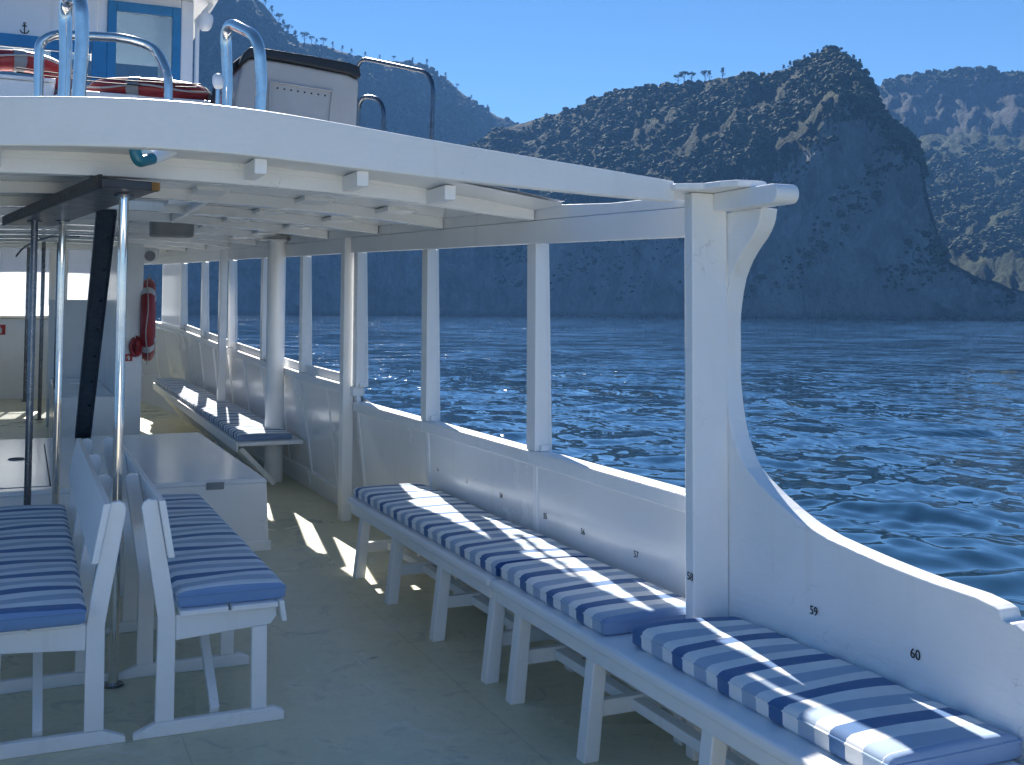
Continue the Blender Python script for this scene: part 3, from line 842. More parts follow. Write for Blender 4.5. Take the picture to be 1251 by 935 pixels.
    if s > 0:
        # seat numbers stencilled on the wall
        nums = [('52', 535, 573), ('53', 570, 588), ('54', 612, 606), ('55', 666, 631), ('56', 712, 650), ('57', 777, 678), ('59', 994, 747), ('60', 1118, 800)]
        for t_, px_, py_ in nums:
            xx = 2.452 + 0.02 if int(t_) < 58 else 2.4565
            for _ in range(3):
                q = onx(px_, py_, xx); xx = (wx(q[1], q[2]) + 0.0235) if int(t_) < 58 else 2.4565
            mw = Matrix(((0, 0, -1, q[0]), (-1, 0, 0, q[1]), (0, 1, 0, q[2]), (0, 0, 0, 1)))
            text_mesh(t_, 0.042, mw, 'seat_number', M['ink'], bul)
        q = onx(843, 705, 2.2985)
        text_mesh('58', 0.042, Matrix(((0, 0, -1, q[0]), (-1, 0, 0, q[1]), (0, 1, 0, q[2]), (0, 0, 0, 1))), 'seat_number', M['ink'], bul)
        # dark scupper slots at the foot of the wall
        for ya in (3.05, 4.35, 5.75):
            MB().box((wx(ya, 0.08) + 0.018, ya - 0.42, 0.03), (wx(ya, 0.08) + 0.03, ya + 0.42, 0.13)).build('scupper', M['dark'], bul)

# --- sculpted stern boards that sweep up from the rail to the roof
inner = [(1300, 800), (1270, 782), (1251, 772), (1239, 762), (1228, 760), (1224, 757), (1221, 746), (1213, 740), (1188, 728), (1125, 707), (1061, 681), (994, 650), (951, 616), (913, 577), (903, 556), (893, 525), (887, 480), (884.5, 440), (885, 392), (891, 345), (899, 322), (909, 304), (921, 287), (928, 270), (930, 252)]
XB_ = 2.46
prof = [(onx(a, b, XB_)[1], onx(a, b, XB_)[2]) for a, b in inner]
# smooth the traced curve without moving its corner at the step
def chaikin(pts, keep):
    out = [pts[0]]
    for i in range(len(pts) - 1):
        a, b = pts[i], pts[i + 1]
        if i >= keep: out += [(a[0] * .75 + b[0] * .25, a[1] * .75 + b[1] * .25), (a[0] * .25 + b[0] * .75, a[1] * .25 + b[1] * .75)]
        else: out.append(b)
    out.append(pts[-1]); return out
prof = chaikin(prof, 8)
ztop_ = 2.038
prof[-1] = (prof[-1][0], ztop_)
zlow = prof[0][1]
for s in (1, -1):
    outline = [(3.56, 0.0), (3.56, ztop_)] + prof[::-1] + [(-6.48, zlow - 0.02), (-6.48, 0.0)]
    sb = MB()
    x0, x1 = mir(XB_, s), mir(XB_ + 0.075, s)
    sb.prism(outline, 'x', x0, x1)
    o = sb.build('stern_board', M['worn'], boat, 0.006)
    tag(o, 'curved white stern board sweeping from the rail up to the roof')

# --- stern pillar, cap and moulding
for s in (1, -1):
    pl = MB()
    pl.hexa([(mir(2.30, s), 3.53, 0), (mir(2.458, s), 3.53, 0), (mir(2.458, s), 3.588, 0), (mir(2.30, s), 3.588, 0),
             (mir(2.30, s), 3.53, 2.108), (mir(2.457, s), 3.53, 2.108), (mir(2.457, s), 3.588, 2.108), (mir(2.30, s), 3.588, 2.108)])
    pl.build('stern_pillar', M['worn'], boat, 0.006)
    cp = MB()
    pts = [(2.205, 3.50), (2.205, 3.80), (2.50, 3.80), (2.50, 3.36)]
    for k in range(9):
        a = k / 8 * math.pi / 2
        pts.append((2.42 + 0.08 * math.cos(a), 3.36 - 0.07 * math.sin(a)))
    pts += [(2.345, 3.30), (2.31, 3.36), (2.295, 3.44)]
    pts = [(mir(a, s), b) for a, b in pts]
    cp.prism(pts, 'z', 2.110, 2.134)
    cp.build('roof_cap', M['worn'], boat, 0.005)
    md = MB()
    # moulding below the cap with a half round nose
    z0, z1 = 2.040, 2.1085
    nose = [(3.525, z0), (3.525, z1)] + [(3.17 - 0.032 * math.sin(a), (z0 + z1) / 2 + (z1 - z0) / 2 * math.cos(a)) for a in np.linspace(0, math.pi, 9)]
    md.prism(nose, 'x', mir(2.392, s), mir(2.49, s))
    md.build('cap_moulding', M['white'], boat, 0.004)

# --- window posts with their little feet
for s in (1, -1):
    for i, y in enumerate(PY[1:9]):
        x = Xr(y)
        zb, zt = ZR_(y + (0.02 if i >= 2 else -0.02)) + 0.001, ZB(y) - 0.001
        po = MB()
        xi, xo0, xo1 = x - 0.005, x + 0.074, x + 0.058
        po.hexa([(mir(xi, s), y - 0.055, zb), (mir(xo0, s), y - 0.055, zb), (mir(xo0, s), y + 0.055, zb), (mir(xi, s), y + 0.055, zb),
                 (mir(xi, s), y - 0.055, zt), (mir(xo1, s), y - 0.055, zt), (mir(xo1, s), y + 0.055, zt), (mir(xi, s), y + 0.055, zt)])
        p_ = po.build('window_post', M['white'], boat, 0.004)
        # slide groove strip on the outer edge and a foot block
        g = MB()
        g.hexa([(mir(xo0 + 0.003, s), y - 0.045, zb), (mir(xo0 + 0.025, s), y - 0.045, zb), (mir(xo0 + 0.025, s), y + 0.045, zb), (mir(xo0 + 0.003, s), y + 0.045, zb),
                (mir(xo1 + 0.003, s), y - 0.045, zt), (mir(xo1 + 0.02, s), y - 0.045, zt), (mir(xo1 + 0.02, s), y + 0.045, zt), (mir(xo1 + 0.003, s), y + 0.045, zt)])
        g.build('window_track', M['white'], p_, 0.003)
        MB().box((mir(x + 0.02, s), y - 0.080, zb), (mir(x + 0.07, s), y - 0.057, zb + 0.035)).build('foot_block', M['worn'], p_, 0.006)
    # heavy pillars from deck to roof
    for yy, xx in ((8.63, 2.325), (13.05, 2.06)):
        MB().box((mir(xx, s), yy - 0.055, DK(yy)), (mir(xx + 0.085, s), yy + 0.055, ZB(yy) + 0.119)).build('pillar', M['white'], boat, 0.006)
    # side beam above the windows, one length per two bays
    sb_st = [3.59, 8.5, 13.22, 19.7]
    for a, b_ in zip(sb_st[:-1], sb_st[1:]):
        ysb = np.linspace(a + 0.001, b_ - 0.001, 7)
        mb = MB(); vs_ = []
        for y in ysb:
            x = Xr(y)
            vs_ += [(mir(x - 0.02, s), y, ZB(y)), (mir(x + 0.03, s), y, ZB(y)), (mir(x + 0.03, s), y, ZB(y) + 0.12), (mir(x - 0.02, s), y, ZB(y) + 0.12)]
        fs = [(0, 1, 2, 3), (24, 27, 26, 25)]
        for k in range(6):
            for e in range(4): fs.append((4 * k + e, 4 * k + 4 + e, 4 * k + 4 + (e + 1) % 4, 4 * k + (e + 1) % 4))
        mb.add(vs_, fs); mb.build('side_beam', M['white'], boat, 0.005)
        # thin ledge on the beam
        mb = MB(); vs_ = []
        for y in ysb:
            x = Xr(y)
            vs_ += [(mir(x - 0.015, s), y, ZB(y) + 0.122), (mir(x + 0.04, s), y, ZB(y) + 0.122), (mir(x + 0.04, s), y, ZB(y) + 0.20 - 0.03 * (y < 5)), (mir(x - 0.015, s), y, ZB(y) + 0.20 - 0.03 * (y < 5))]
        mb.add(vs_, fs)
        mb.build('beam_ledge' , M['white'], boat, 0.003)

# --- roof: arched fascia at the stern end, deck beams, ceiling sheet
def arch(xs, zlo, zhi): return [(x, zlo(x)) for x in xs] + [(x, zhi(x)) for x in xs[::-1]]
_ft = lin([(-1.41, 2.147), (-0.985, 2.187), (-0.54, 2.226), (-0.13, 2.27), (0.13, 2.298), (0.41, 2.312), (0.69, 2.301), (0.95, 2.27), (1.36, 2.226), (1.805, 2.187), (2.23, 2.147)])
_fb = lin([(-1.41, 2.070), (-0.985, 2.083), (-0.54, 2.104), (-0.13, 2.121), (0.13, 2.147), (0.41, 2.158), (0.69, 2.147), (0.95, 2.123), (1.36, 2.104), (1.805, 2.083), (2.23, 2.070)])
def smooth_fn(fn, w=0.35):
    return lambda x: sum(fn(x + w * k) * g for k, g in ((-1, .15), (-.5, .2), (0, .3), (.5, .2), (1, .15))) if abs(x - CX) < 1.45 else fn(x)
ft, fb = smooth_fn(_ft), smooth_fn(_fb)
xs = list(np.linspace(-1.40, 2.225, 46))
MB().prism(arch(xs, fb, ft), 'y', 3.535, 3.585).build('fascia_beam', M['worn'], boat, 0.006)
tag(boat.children[-1] if False else [o for o in boat.children if o.name.startswith('fascia_beam')][0], 'long arched white beam across the stern end of the roof')
def cam_(x): return 0.113 * (1 - ((x - CX) / 2.0) ** 2)
beam_y = [5.24, 6.57, 7.90, 9.23, 10.56, 11.89, 13.22, 14.55, 15.88, 17.21, 18.54]
for k, y in enumerate(beam_y):
    e = Xr(y) - 0.022
    xs = list(np.linspace(mir(e, -1), e, 30))
    zb = ZB(y) + 0.1225
    dep = (lambda x: 0.066 + (0.45 * cam_(x) if k == 0 else 0))
    MB().prism(arch(xs, lambda x: zb + cam_(x), lambda x: zb + cam_(x) + dep(x)), 'y', y - 0.035, y + 0.035).build('roof_beam', M['ceil'] if k else M['worn'], boat, 0.005)
    if k == 0:
        # cut ends of the roof carlins standing out of the first beam
        for px_ in (322, 446, 552):
            q = ony(px_, 0, y - 0.3); x = q[0]
            z1 = zb + cam_(x) + dep(x) - 0.02
            MB().box((x - 0.028, y - 0.30, z1 - 0.07), (x + 0.028, y - 0.036, z1)).build('carlin_end', M['white'], boat, 0.004)
            if abs(2 * CX - x - x) > 0.2: MB().box((mir(x, -1) - 0.028, y - 0.30, z1 - 0.07), (mir(x, -1) + 0.028, y - 0.036, z1)).build('carlin_end', M['white'], boat, 0.004)
    elif k < 6:
        # small wedge blocks below the ceiling between the beams
        for x in (0.95, 1.55, 2.05):
            z1 = zb + cam_(x) + 0.066
            MB().box((x - 0.09, y - 0.30, z1 - 0.03), (x + 0.09, y - 0.037, z1 - 0.002)).build('ceiling_block', M['grey'] if False else M['white'], boat, 0.004)
# ceiling / roof deck sheet with the ladder hatch left open
HX0, HX1, HY0, HY1 = 0.22, 0.98, 6.65, 8.62
ysr = sorted(set(list(np.linspace(5.20, 20.3, 30)) + [HY0, HY1]))
for top, nm, mt in ((0, 'ceiling', M['ceil']), (1, 'roof_deck', M['white'])):
    mb = MB()
    for a, b_ in zip(ysr[:-1], ysr[1:]):
        e0, e1 = Xr(a) + 0.05, Xr(b_) + 0.05
        fr = [0.0] + list(np.linspace(0.08, 0.92, 14)) + [1.0]
        X0 = sorted(list(set([mir(e0, -1) + (e0 - mir(e0, -1)) * q for q in fr])))
        def pt(q, y, e):
            x = mir(e, -1) + (e - mir(e, -1)) * q
            return x
        qs = [0, .06, .14, .22, .30, .38, (HX0 - mir(e0, -1)) / (e0 - mir(e0, -1)), (HX1 - mir(e0, -1)) / (e0 - mir(e0, -1)), .72, .80, .88, .95, 1.0]
        qs = sorted(qs)
        for q0, q1 in zip(qs[:-1], qs[1:]):
            xm = pt((q0 + q1) / 2, a, e0)
            if a >= HY0 - 1e-6 and b_ <= HY1 + 1e-6 and HX0 < xm < HX1: continue
            c = []
            for q, y, e in ((q0, a, e0), (q1, a, e0), (q1, b_, e1), (q0, b_, e1)):
                x = pt(q, y, e)
                c.append((x, y, ZB(y) + 0.1225 + cam_(x) + 0.0665 + (0.020 if top else 0.0)))
            mb.add(c, [(0, 1, 2, 3)] if top else [(3, 2, 1, 0)], True)
    bm_o = mb.build(nm, mt, boat, fix=False)
    md = bm_o.modifiers.new('weld', 'WELD'); md.merge_threshold = 0.002
# sheet aft of the first beam, added to block sun through the roof gap
ev = MB()
def evp(u, v):
    y = 4.84 + (5.203 - 4.84) * v; e = Xr(5.24) - 0.03; x = mir(e, -1) + (e - mir(e, -1)) * u
    return (x, y, ZB(5.24) + 0.1225 + cam_(x) + 0.066 + 0.45 * cam_(x) - 0.016)
ev.grid(evp, 24, 2)
def evp2(u, v):
    a = evp(u, v); return (a[0], a[1], a[2] + 0.014)
ev.grid(evp2, 24, 2)
ev.build('sun_block_sheet', M['white'], boat)
# edge boards of the roof sheet
for s in (1, -1):
    ysb = np.linspace(5.2, 20.3, 16); vs_ = []
    for y in ysb:
        e = Xr(y) + 0.051; x = mir(e, s); zc = ZB(y) + 0.1225 + cam_(e) + 0.060
        x2 = mir(e + 0.02, s)
        vs_ += [(x, y, zc - 0.03), (x2, y, zc - 0.03), (x2, y, zc + 0.045), (x, y, zc + 0.045)]
    fs = [(0, 1, 2, 3), (60, 63, 62, 61)]
    for k in range(15):
        for e in range(4): fs.append((4 * k + e, 4 * k + 4 + e, 4 * k + 4 + (e + 1) % 4, 4 * k + (e + 1) % 4))
    MB().add(vs_, fs).build('roof_edge', M['white'], boat, 0.003)
xs = list(np.linspace(mir(Xr(5.2) + 0.17, -1), Xr(5.2) + 0.17, 30)); zb5 = ZB(5.2) + 0.1225
# hatch hood added over the ladder opening, closed in to keep the sun out
hd = MB(); z0, z1 = 2.42, 2.91
hd.box((HX0 - 0.06, HY0 + 0.3, z1), (HX1 + 0.06, HY1 + 0.1, z1 + 0.04))
hd.box((HX0 - 0.06, HY0 + 0.3, z0 - 0.1), (HX0 - 0.02, HY1 + 0.1, z1 - 0.001)); hd.box((HX1 + 0.02, HY0 + 0.3, z0 - 0.1), (HX1 + 0.06, HY1 + 0.1, z1 - 0.001))
hd.box((HX0 - 0.019, HY1 + 0.02, z0 - 0.1), (HX1 + 0.019, HY1 + 0.06, z1 - 0.001))
hd.build('hatch_hood', M['white'], boat, 0.008)

# --- front bulkhead with windows of clear plastic
fbk = empty('front_bulkhead', (0, 19.7, 0)); fbk.parent = boat; fbk.location = (0, 19.7, 0.2)
yb = 19.7; xe = Xr(19.7)
MB().box((mir(xe, -1), yb - 0.04, DK(yb)), (xe, yb, 1.52)).build('panel', M['wall'], fbk, 0.004)
MB().box((mir(xe, -1), yb - 0.04, 2.66), (xe, yb, 2.80)).build('header', M['wall'], fbk, 0.004)
MB().box((mir(xe, -1), yb - 0.10, 1.523), (xe, yb + 0.02, 1.565)).build('sill', M['white'], fbk, 0.006)
ms = [mir(xe, -1), -0.42, 0.42, 0.60, 1.10, xe]
for x in ms: MB().box((x - 0.05, yb - 0.045, 1.567), (x + 0.05, yb + 0.005, 2.655)).build('mullion', M['white'], fbk, 0.006)
for a, b_ in zip(ms[:-1], ms[1:]):
    if b_ - a > 0.3: MB().box((a + 0.052, yb - 0.022, 1.568), (b_ - 0.052, yb - 0.018, 2.654)).build('pane', M['plastic'], fbk)
for s in (1, -1):
    q = [(mir(Xr(16.45) + 0.06, s), 16.45, ZR_(16.45)), (mir(Xr(17.88) + 0.06, s), 17.88, ZR_(17.88)), (mir(Xr(17.88) + 0.06, s), 17.88, ZB(17.88)), (mir(Xr(16.45) + 0.06, s), 16.45, ZB(16.45))]
    q2 = [(a + 0.004, b_, c) for a, b_, c in q]
    MB().add(q + q2, [(0, 1, 2, 3), (7, 6, 5, 4), (0, 4, 5, 1), (1, 5, 6, 2), (2, 6, 7, 3), (3, 7, 4, 0)]).build('side_pane', M['plastic'], boat)

# --- companionway: half bulkhead, full height panel and locker forward of the engine box
MB().box((0.30, 15.7, DK(15.7)), (0.90, 15.75, 1.79)).build('half_bulkhead', M['wall'], boat, 0.006)
MB().box((0.895, 12.2, DK(12.2)), (1.145, 15.69, 2.36)).build('companionway_wall', M['wall'], boat, 0.008)
MB().box((0.33, 12.2, DK(12.2)), (0.89, 15.69, 0.765)).build('locker', M['wall'], boat, 0.015)
MB().box((-0.6, 15.7, DK(15.7)), (0.27, 15.74, 0.62)).build('low_step', M['wall'], boat, 0.01) if False else None

# --- round column standing inboard of the far bench
c_ = onz(342, 592, 0.0); cx_, cy_ = c_[0] - 0.06, c_[1] + 0.02
cb = MB(); cb.tube([(cx_, cy_, 0.0), (cx_, cy_, ZB(cy_) + 0.17)], 0.088, 28)
co = cb.build('round_column', M['white'], boat)
fl = MB(); fl.tube([(cx_, cy_, ZB(cy_) + 0.155), (cx_, cy_, ZB(cy_) + 0.168)], 0.21, 32); fl.build('column_flange', M['grey'], co)

# ================================================================== ENGINE BOX
eb = tag(empty('engine_box', (CX, 9.35, 0)), 'large glossy white engine box with a flush hatch in its lid', 'engine box')
x1, x0 = 1.575, mir(1.575, -1)
bx = MB()
y0, y1, zt = 7.775, 10.93, 0.495
ch = 0.03
bx.hexa([(x0 - 0.02, y0 - 0.02, 0.0), (x1 + 0.02, y0 - 0.02, 0.0), (x1 + 0.02, y1, 0.0), (x0 - 0.02, y1, 0.0), (x0, y0, zt - ch), (x1, y0, zt - ch), (x1, y1, zt - ch), (x0, y1, zt - ch)])
bx.build('side_panels', M['box'], eb, 0.012)
MB().hexa([(x0 - 0.004, y0 - 0.004, zt - ch + 0.001), (x1 + 0.004, y0 - 0.004, zt - ch + 0.001), (x1 + 0.004, y1 + 0.004, zt - ch + 0.001), (x0 - 0.004, y1 + 0.004, zt - ch + 0.001), (x0 + 0.012, y0 + 0.012, zt), (x1 - 0.012, y0 + 0.012, zt), (x1 - 0.012, y1 - 0.012, zt), (x0 + 0.012, y1 - 0.012, zt)]).build('top', M['box'], eb, 0.008)
MB().box((x0 - 0.03, y0 - 0.035, 0.0), (x1 + 0.03, y0 - 0.021, 0.07)).build('plinth', M['worn'], eb, 0.004)
hx0, hx1, hy0, hy1 = -0.62, 0.19, 7.93, 10.4
seam = MB()
for a, b_ in (((hx0, hy0), (hx1, hy0)), ((hx1, hy0), (hx1, hy1)), ((hx1, hy1), (hx0, hy1)), ((hx0, hy1), (hx0, hy0))):
    seam.bar((*a, zt + 0.0006), (*b_, zt + 0.0006), 0.008, 0.0012)
seam.build('hatch_seam', M['dark'], eb)
MB().box((hx0 + 0.006, hy0 + 0.006, zt), (hx1 - 0.006, hy1 - 0.006, zt + 0.004)).build('hatch_lid', M['box'], eb, 0.002)
ring = MB(); q = onz(20, 562, zt)
ring.tube([(q[0] + 0.055 * math.cos(a), q[1] + 0.055 * math.sin(a), zt + 0.007) for a in np.linspace(0, 2 * math.pi, 24)[:-1]], 0.006, 8, True)
ring.tube([(q[0] - 0.05, q[1], zt + 0.006), (q[0] + 0.05, q[1], zt + 0.006)], 0.008, 8)
ring.build('pull_ring', M['darksteel'], eb)
hr = ony(263, 594, y0 - 0.01)
MB().box((hr[0] - 0.06, y0 - 0.012, hr[2] - 0.025), (hr[0] + 0.06, y0 - 0.003, hr[2] + 0.025)).build('finger_grip', M['grey'], eb, 0.006)

# ================================================================== BENCHES
def cushion(name, x0, x1, y0, y1, z0, z1, mat_, label, group=None, z_slope=0.0, x_slope=(0, 0), taper=0.0):
    # boxed foam pad: rounded edges, slightly crowned and uneven
    loc = ((x0 + x1) / 2, (y0 + y1) / 2, z0)
    t = tag(empty(name, loc), label, 'cushion', group)
    nu, nv = 14, max(20, int((y1 - y0) / 0.05))
    W, Lh, T_ = x1 - x0, y1 - y0, z1 - z0
    sd = (x0 * 13.7 + y0 * 7.1)
    def sup(u):  # spread parameters towards the edges
        return 0.5 - 0.5 * math.cos(math.pi * u)
    mb = MB()
    def shp(u, v, top):
        uu, vv = sup(u), sup(v) if False else v
        e = 0.022
        x = x0 + W * uu; y = y0 + Lh * vv
        dx = min(uu, 1 - uu) * W; dy = min(vv, 1 - vv) * Lh
        def rnd(d_): return 1.0 if d_ >= e else math.sqrt(max(0.0, 1 - (1 - d_ / e) ** 2))
        k = min(rnd(dx), 1) * min(rnd(dy), 1)
        cr = 0.010 * math.sin(math.pi * uu) ** 0.6 + 0.004 * math.sin(5.3 * y + sd) * math.sin(6 * x + sd) + 0.0022 * math.sin(13 * y + 2 * sd + 3 * math.sin(4 * x)) + 0.0014 * math.sin(23 * y - 9 * x + sd)
        half = T_ / 2
        zc = z0 + half + z_slope * (y - y0)
        z = zc + (half * (0.55 + 0.45 * k) + cr * k if top else -half * (0.6 + 0.4 * k))
        bul = 0.006 * (0 if top else 0)
        xo = x_slope[0] * (y - y0) * (1 - uu) + x_slope[1] * (y - y0) * uu
        return (x + xo, y, z)
    ve = [0, 0.25 * 0.022 / Lh, 0.022 / Lh * 0.6, 0.022 / Lh * 1.1] + list(np.linspace(0.05, 0.95, nv)) + [1 - 0.022 / Lh * 1.1, 1 - 0.022 / Lh * 0.6, 1 - 0.25 * 0.022 / Lh, 1.0]
    nv = len(ve) - 1
    tp = [shp(i / nu, ve[j], True) for j in range(nv + 1) for i in range(nu + 1)]
    bt = [shp(i / nu, ve[j], False) for j in range(nv + 1) for i in range(nu + 1)]
    n1 = nu + 1
    fs = []
    nt_ = len(tp)
    for j in range(nv):
        for i in range(nu):
            a = j * n1 + i
            fs.append((a, a + 1, a + n1 + 1, a + n1)); fs.append((nt_ + a + n1, nt_ + a + n1 + 1, nt_ + a + 1, nt_ + a))
    for j in range(nv):
        a = j * n1; fs.append((a + n1, nt_ + a + n1, nt_ + a, a))
        a = j * n1 + nu; fs.append((a, nt_ + a, nt_ + a + n1, a + n1))
    for i in range(nu):
        fs.append((i, nt_ + i, nt_ + i + 1, i + 1)); a = nv * n1 + i; fs.append((a + 1, nt_ + a + 1, nt_ + a, a))
    mb.add(tp + bt, fs, True)
    mb.build('pad', mat_, t)
    # piping round the upper seam
    loop = [tp[i] for i in range(n1)] + [tp[j * n1 + nu] for j in range(1, nv + 1)] + [tp[nv * n1 + i] for i in range(nu - 1, -1, -1)] + [tp[j * n1] for j in range(nv - 1, 0, -1)]
    pp = MB(); pp.tube([(a, b_, c) for a, b_, c in loop], 0.0042, 6, True)
    pp.build('piping', mat_, t)
    return t

# --- two box benches along the starboard bulwark
def wall_bench(y0, y1, legs, label):
    t = tag(empty('wall_bench', (2.15, (y0 + y1) / 2, 0)), label, 'bench', 'benches along the bulwark')
    MB().box((1.915, y0, 0.428), (2.44, y1, 0.470)).build('seat', M['bench'], t, 0.014, 3)
    MB().box((1.935, y0 + 0.02, 0.375), (1.963, y1 - 0.02, 0.4275)).build('apron', M['bench'], t, 0.004)
    for y in legs:
        MB().hexa([(1.915, y - 0.032, 0), (1.980, y - 0.032, 0), (1.980, y + 0.032, 0), (1.915, y + 0.032, 0), (1.964, y - 0.032, 0.4275), (2.020, y - 0.032, 0.4275), (2.020, y + 0.032, 0.4275), (1.964, y + 0.032, 0.4275)]).build('leg', M['bench'], t, 0.005)
        MB().box((2.335, y - 0.03, 0), (2.395, y + 0.03, 0.4275)).build('leg', M['bench'], t, 0.005)
        MB().box((1.992, y - 0.018, 0.155), (2.334, y + 0.018, 0.215)).build('cross_stretcher', M['bench'], t, 0.004)
    ys_ = sorted(legs)
    for a, b_ in zip(ys_[:-1], ys_[1:]):
        MB().box((2.125, a + 0.0195, 0.165), (2.175, b_ - 0.0195, 0.205)).build('long_stretcher', M['bench'], t, 0.004)
    return t
wall_bench(4.60, 6.93, [6.75, 6.09, 5.33, 4.64], 'white painted bench below seat numbers 52 to 56, beside the pillar')
wall_bench(-0.6, 4.565, [4.36, 3.70, 2.93, 2.1, 1.25, 0.4, -0.4], 'long white painted bench along the bulwark below the curved stern board')
P_ = 0.262
MID = (0.17, 0.25, 0.42)
cushion('seat_cushion', 1.955, 2.43, 4.575, 6.915, 0.4705, 0.530, stripe_mat('stripe_a', P_, 0.92, -1.15, 99, (0.018, 0.07, 0.22)), 'long blue and white striped cushion beside the bulwark below seat numbers 53 and 54', 'striped cushions on the bulwark benches')
cushion('seat_cushion', 1.962, 2.42, 3.60, 4.56, 0.4705, 0.532, stripe_mat('stripe_b', P_, 0.2, -0.455, 99, (0.22, 0.32, 0.50)), 'short striped cushion ending in plain blue beside the stern pillar', 'striped cushions on the bulwark benches')
cushion('seat_cushion', 2.005, 2.452, 2.19, 3.47, 0.4705, 0.536, stripe_mat('stripe_c', P_, 0.78, -0.612, 99, (0.27, 0.38, 0.56)), 'thick striped cushion below seat numbers 59 and 60', 'striped cushions on the bulwark benches')

# --- far bench on brackets
def SZ(y): return 0.455 + 0.031 * (y - 10.0)
def FXx(y): return 1.81 - 0.018 * (y - 10.0)
fbn = tag(empty('bracket_bench', (2.05, 13.1, 0.1)), 'long white bench carried on slanting brackets below the forward windows', 'bench')
vs_ = []; ysb = np.linspace(10.2, 16.2, 9)
for y in ysb: vs_ += [(FXx(y), y, SZ(y) - 0.035), (wx(y, .5) + 0.01, y, SZ(y) - 0.035), (wx(y, .5) + 0.01, y, SZ(y)), (FXx(y), y, SZ(y))]
fs8 = [(0, 1, 2, 3), (32, 35, 34, 33)] + [(4 * k + e, 4 * k + 4 + e, 4 * k + 4 + (e + 1) % 4, 4 * k + (e + 1) % 4) for k in range(8) for e in range(4)]
MB().add(vs_, fs8).build('seat', M['bench'], fbn, 0.006)
vs_ = []
for y in ysb: vs_ += [(FXx(y) - 0.022, y, SZ(y) - 0.085), (FXx(y) - 0.002, y, SZ(y) - 0.085), (FXx(y) - 0.002, y, SZ(y) + 0.002), (FXx(y) - 0.022, y, SZ(y) + 0.002)]
MB().add(vs_, fs8).build('front_board', M['bench'], fbn, 0.004)
for y in np.linspace(10.35, 16.0, 10):
    MB().bar((FXx(y) + 0.04, y, SZ(y) - 0.07), (FXx(y) + 0.36, y, DK(y) + 0.03), 0.045, 0.075, (0, 1, 0)).build('bracket', M['bench'], fbn, 0.004)
cushion('seat_cushion', 1.815, 2.31, 10.27, 13.45, SZ(10.27) + 0.001, SZ(10.27) + 0.062, stripe_mat('stripe_d', P_, 0.3, -1.582, 99, (0.22, 0.30, 0.44)), 'striped cushion on the bracket bench beside the round column', 'striped cushions on the bracket bench', 0.031, (-0.018, -0.035))
cushion('seat_cushion', 1.753, 2.175, 13.46, 16.15, SZ(13.46) + 0.001, SZ(13.46) + 0.062, stripe_mat('stripe_e', P_, 0.55, -99, 99, (0.1, 0.17, 0.3)), 'striped cushion on the bow end of the bracket bench', 'striped cushions on the bracket bench', 0.031, (-0.018, -0.045))

# --- two slatted benches standing back to back amidships
def deck_bench(sgn, label):
    def mx(x): return x if sgn > 0 else 0.82 - x
    t = tag(empty('deck_bench', (mx(0.75), 5.7, 0)), label, 'bench', 'benches standing back to back')
    FY = [4.54, 5.30, 6.06, 6.82]
    rake = lambda z: 0.505 - (z - 0.45) * 0.155         # rear edge of the back post
    for y in FY:
        a, b_ = y, y + 0.036
        MB().prism([(mx(x), z) for x, z in ((0.423, 0), (1.006, 0), (1.006, 0.036), (0.965, 0.055), (0.505, 0.055), (0.425, 0.022))], 'y', a, b_).build('foot', M['bench'], t, 0.005)
        top = [(rake(0.885), 0.885), (rake(0.885) + 0.008, 0.905), (rake(0.885) + 0.025, 0.916), (rake(0.91) + 0.062, 0.912)]
        MB().prism([(mx(x), z) for x, z in [(0.574, 0.056), (0.503, 0.056), (0.507, 0.45)] + top + [(0.560, 0.55), (0.574, 0.45)]], 'y', a + 0.001, b_ - 0.001).build('leg', M['bench'], t, 0.004)
        MB().prism([(mx(x), z) for x, z in ((0.575, 0.363), (0.945, 0.388), (0.968, 0.42), (0.968, 0.459), (0.575, 0.461))], 'y', a + 0.002, b_ - 0.002).build('seat_rail', M['bench'], t, 0.004)
        MB().prism([(mx(x), z) for x, z in ((0.873, 0.056), (0.934, 0.056), (0.932, 0.386), (0.870, 0.382))], 'y', a + 0.003, b_ - 0.003).build('leg', M['bench'], t, 0.004)
    for a, b_ in ((0.585, 0.770), (0.782, 0.966)):
        MB().box((mx(a), 4.50, 0.462), (mx(b_), 6.89, 0.484)).build('seat_slat', M['bench'], t, 0.004)
    MB().prism([(mx(x), z) for x, z in ((0.969, 0.487), (0.990, 0.487), (1.003, 0.405), (0.983, 0.405))], 'y', 4.50, 6.89).build('front_board', M['bench'], t, 0.003)
    fx = lambda z: 0.560 - (z - 0.55) * (0.560 - (rake(0.91) + 0.062)) / 0.362 + 0.002
    MB().prism([(mx(x), z) for x, z in ((fx(0.69), 0.69), (fx(0.69) + 0.026, 0.69), (fx(0.914) + 0.026, 0.914), (fx(0.914), 0.914))], 'y', 4.51, 6.89).build('backrest', M['bench'], t, 0.004)
    for y0, y1 in ((4.582, 5.16), (6.05, 5.46)):
        MB().bar((mx(0.735), y0, 0.062), (mx(0.735), y1, 0.455), 0.036, 0.036).build('brace', M['bench'], t, 0.003)
    return t
deck_bench(1, 'white wooden bench facing the starboard bulwark, its back to the other bench')
deck_bench(-1, 'white wooden bench facing port, its back to the other bench')
PLB = (0.19, 0.31, 0.52)
PALE = dict(pale=(0.68, 0.75, 0.81), navy=(0.06, 0.15, 0.33), mid=(0.36, 0.46, 0.59))
cushion('seat_cushion', 0.580, 1.000, 4.53, 6.92, 0.485, 0.548, stripe_mat('stripe_f', 0.275, 0.55, -1.183, 99, PLB, **PALE), 'blue striped cushion with plain blue end on the bench facing the bulwark', 'striped cushions on the back to back benches')
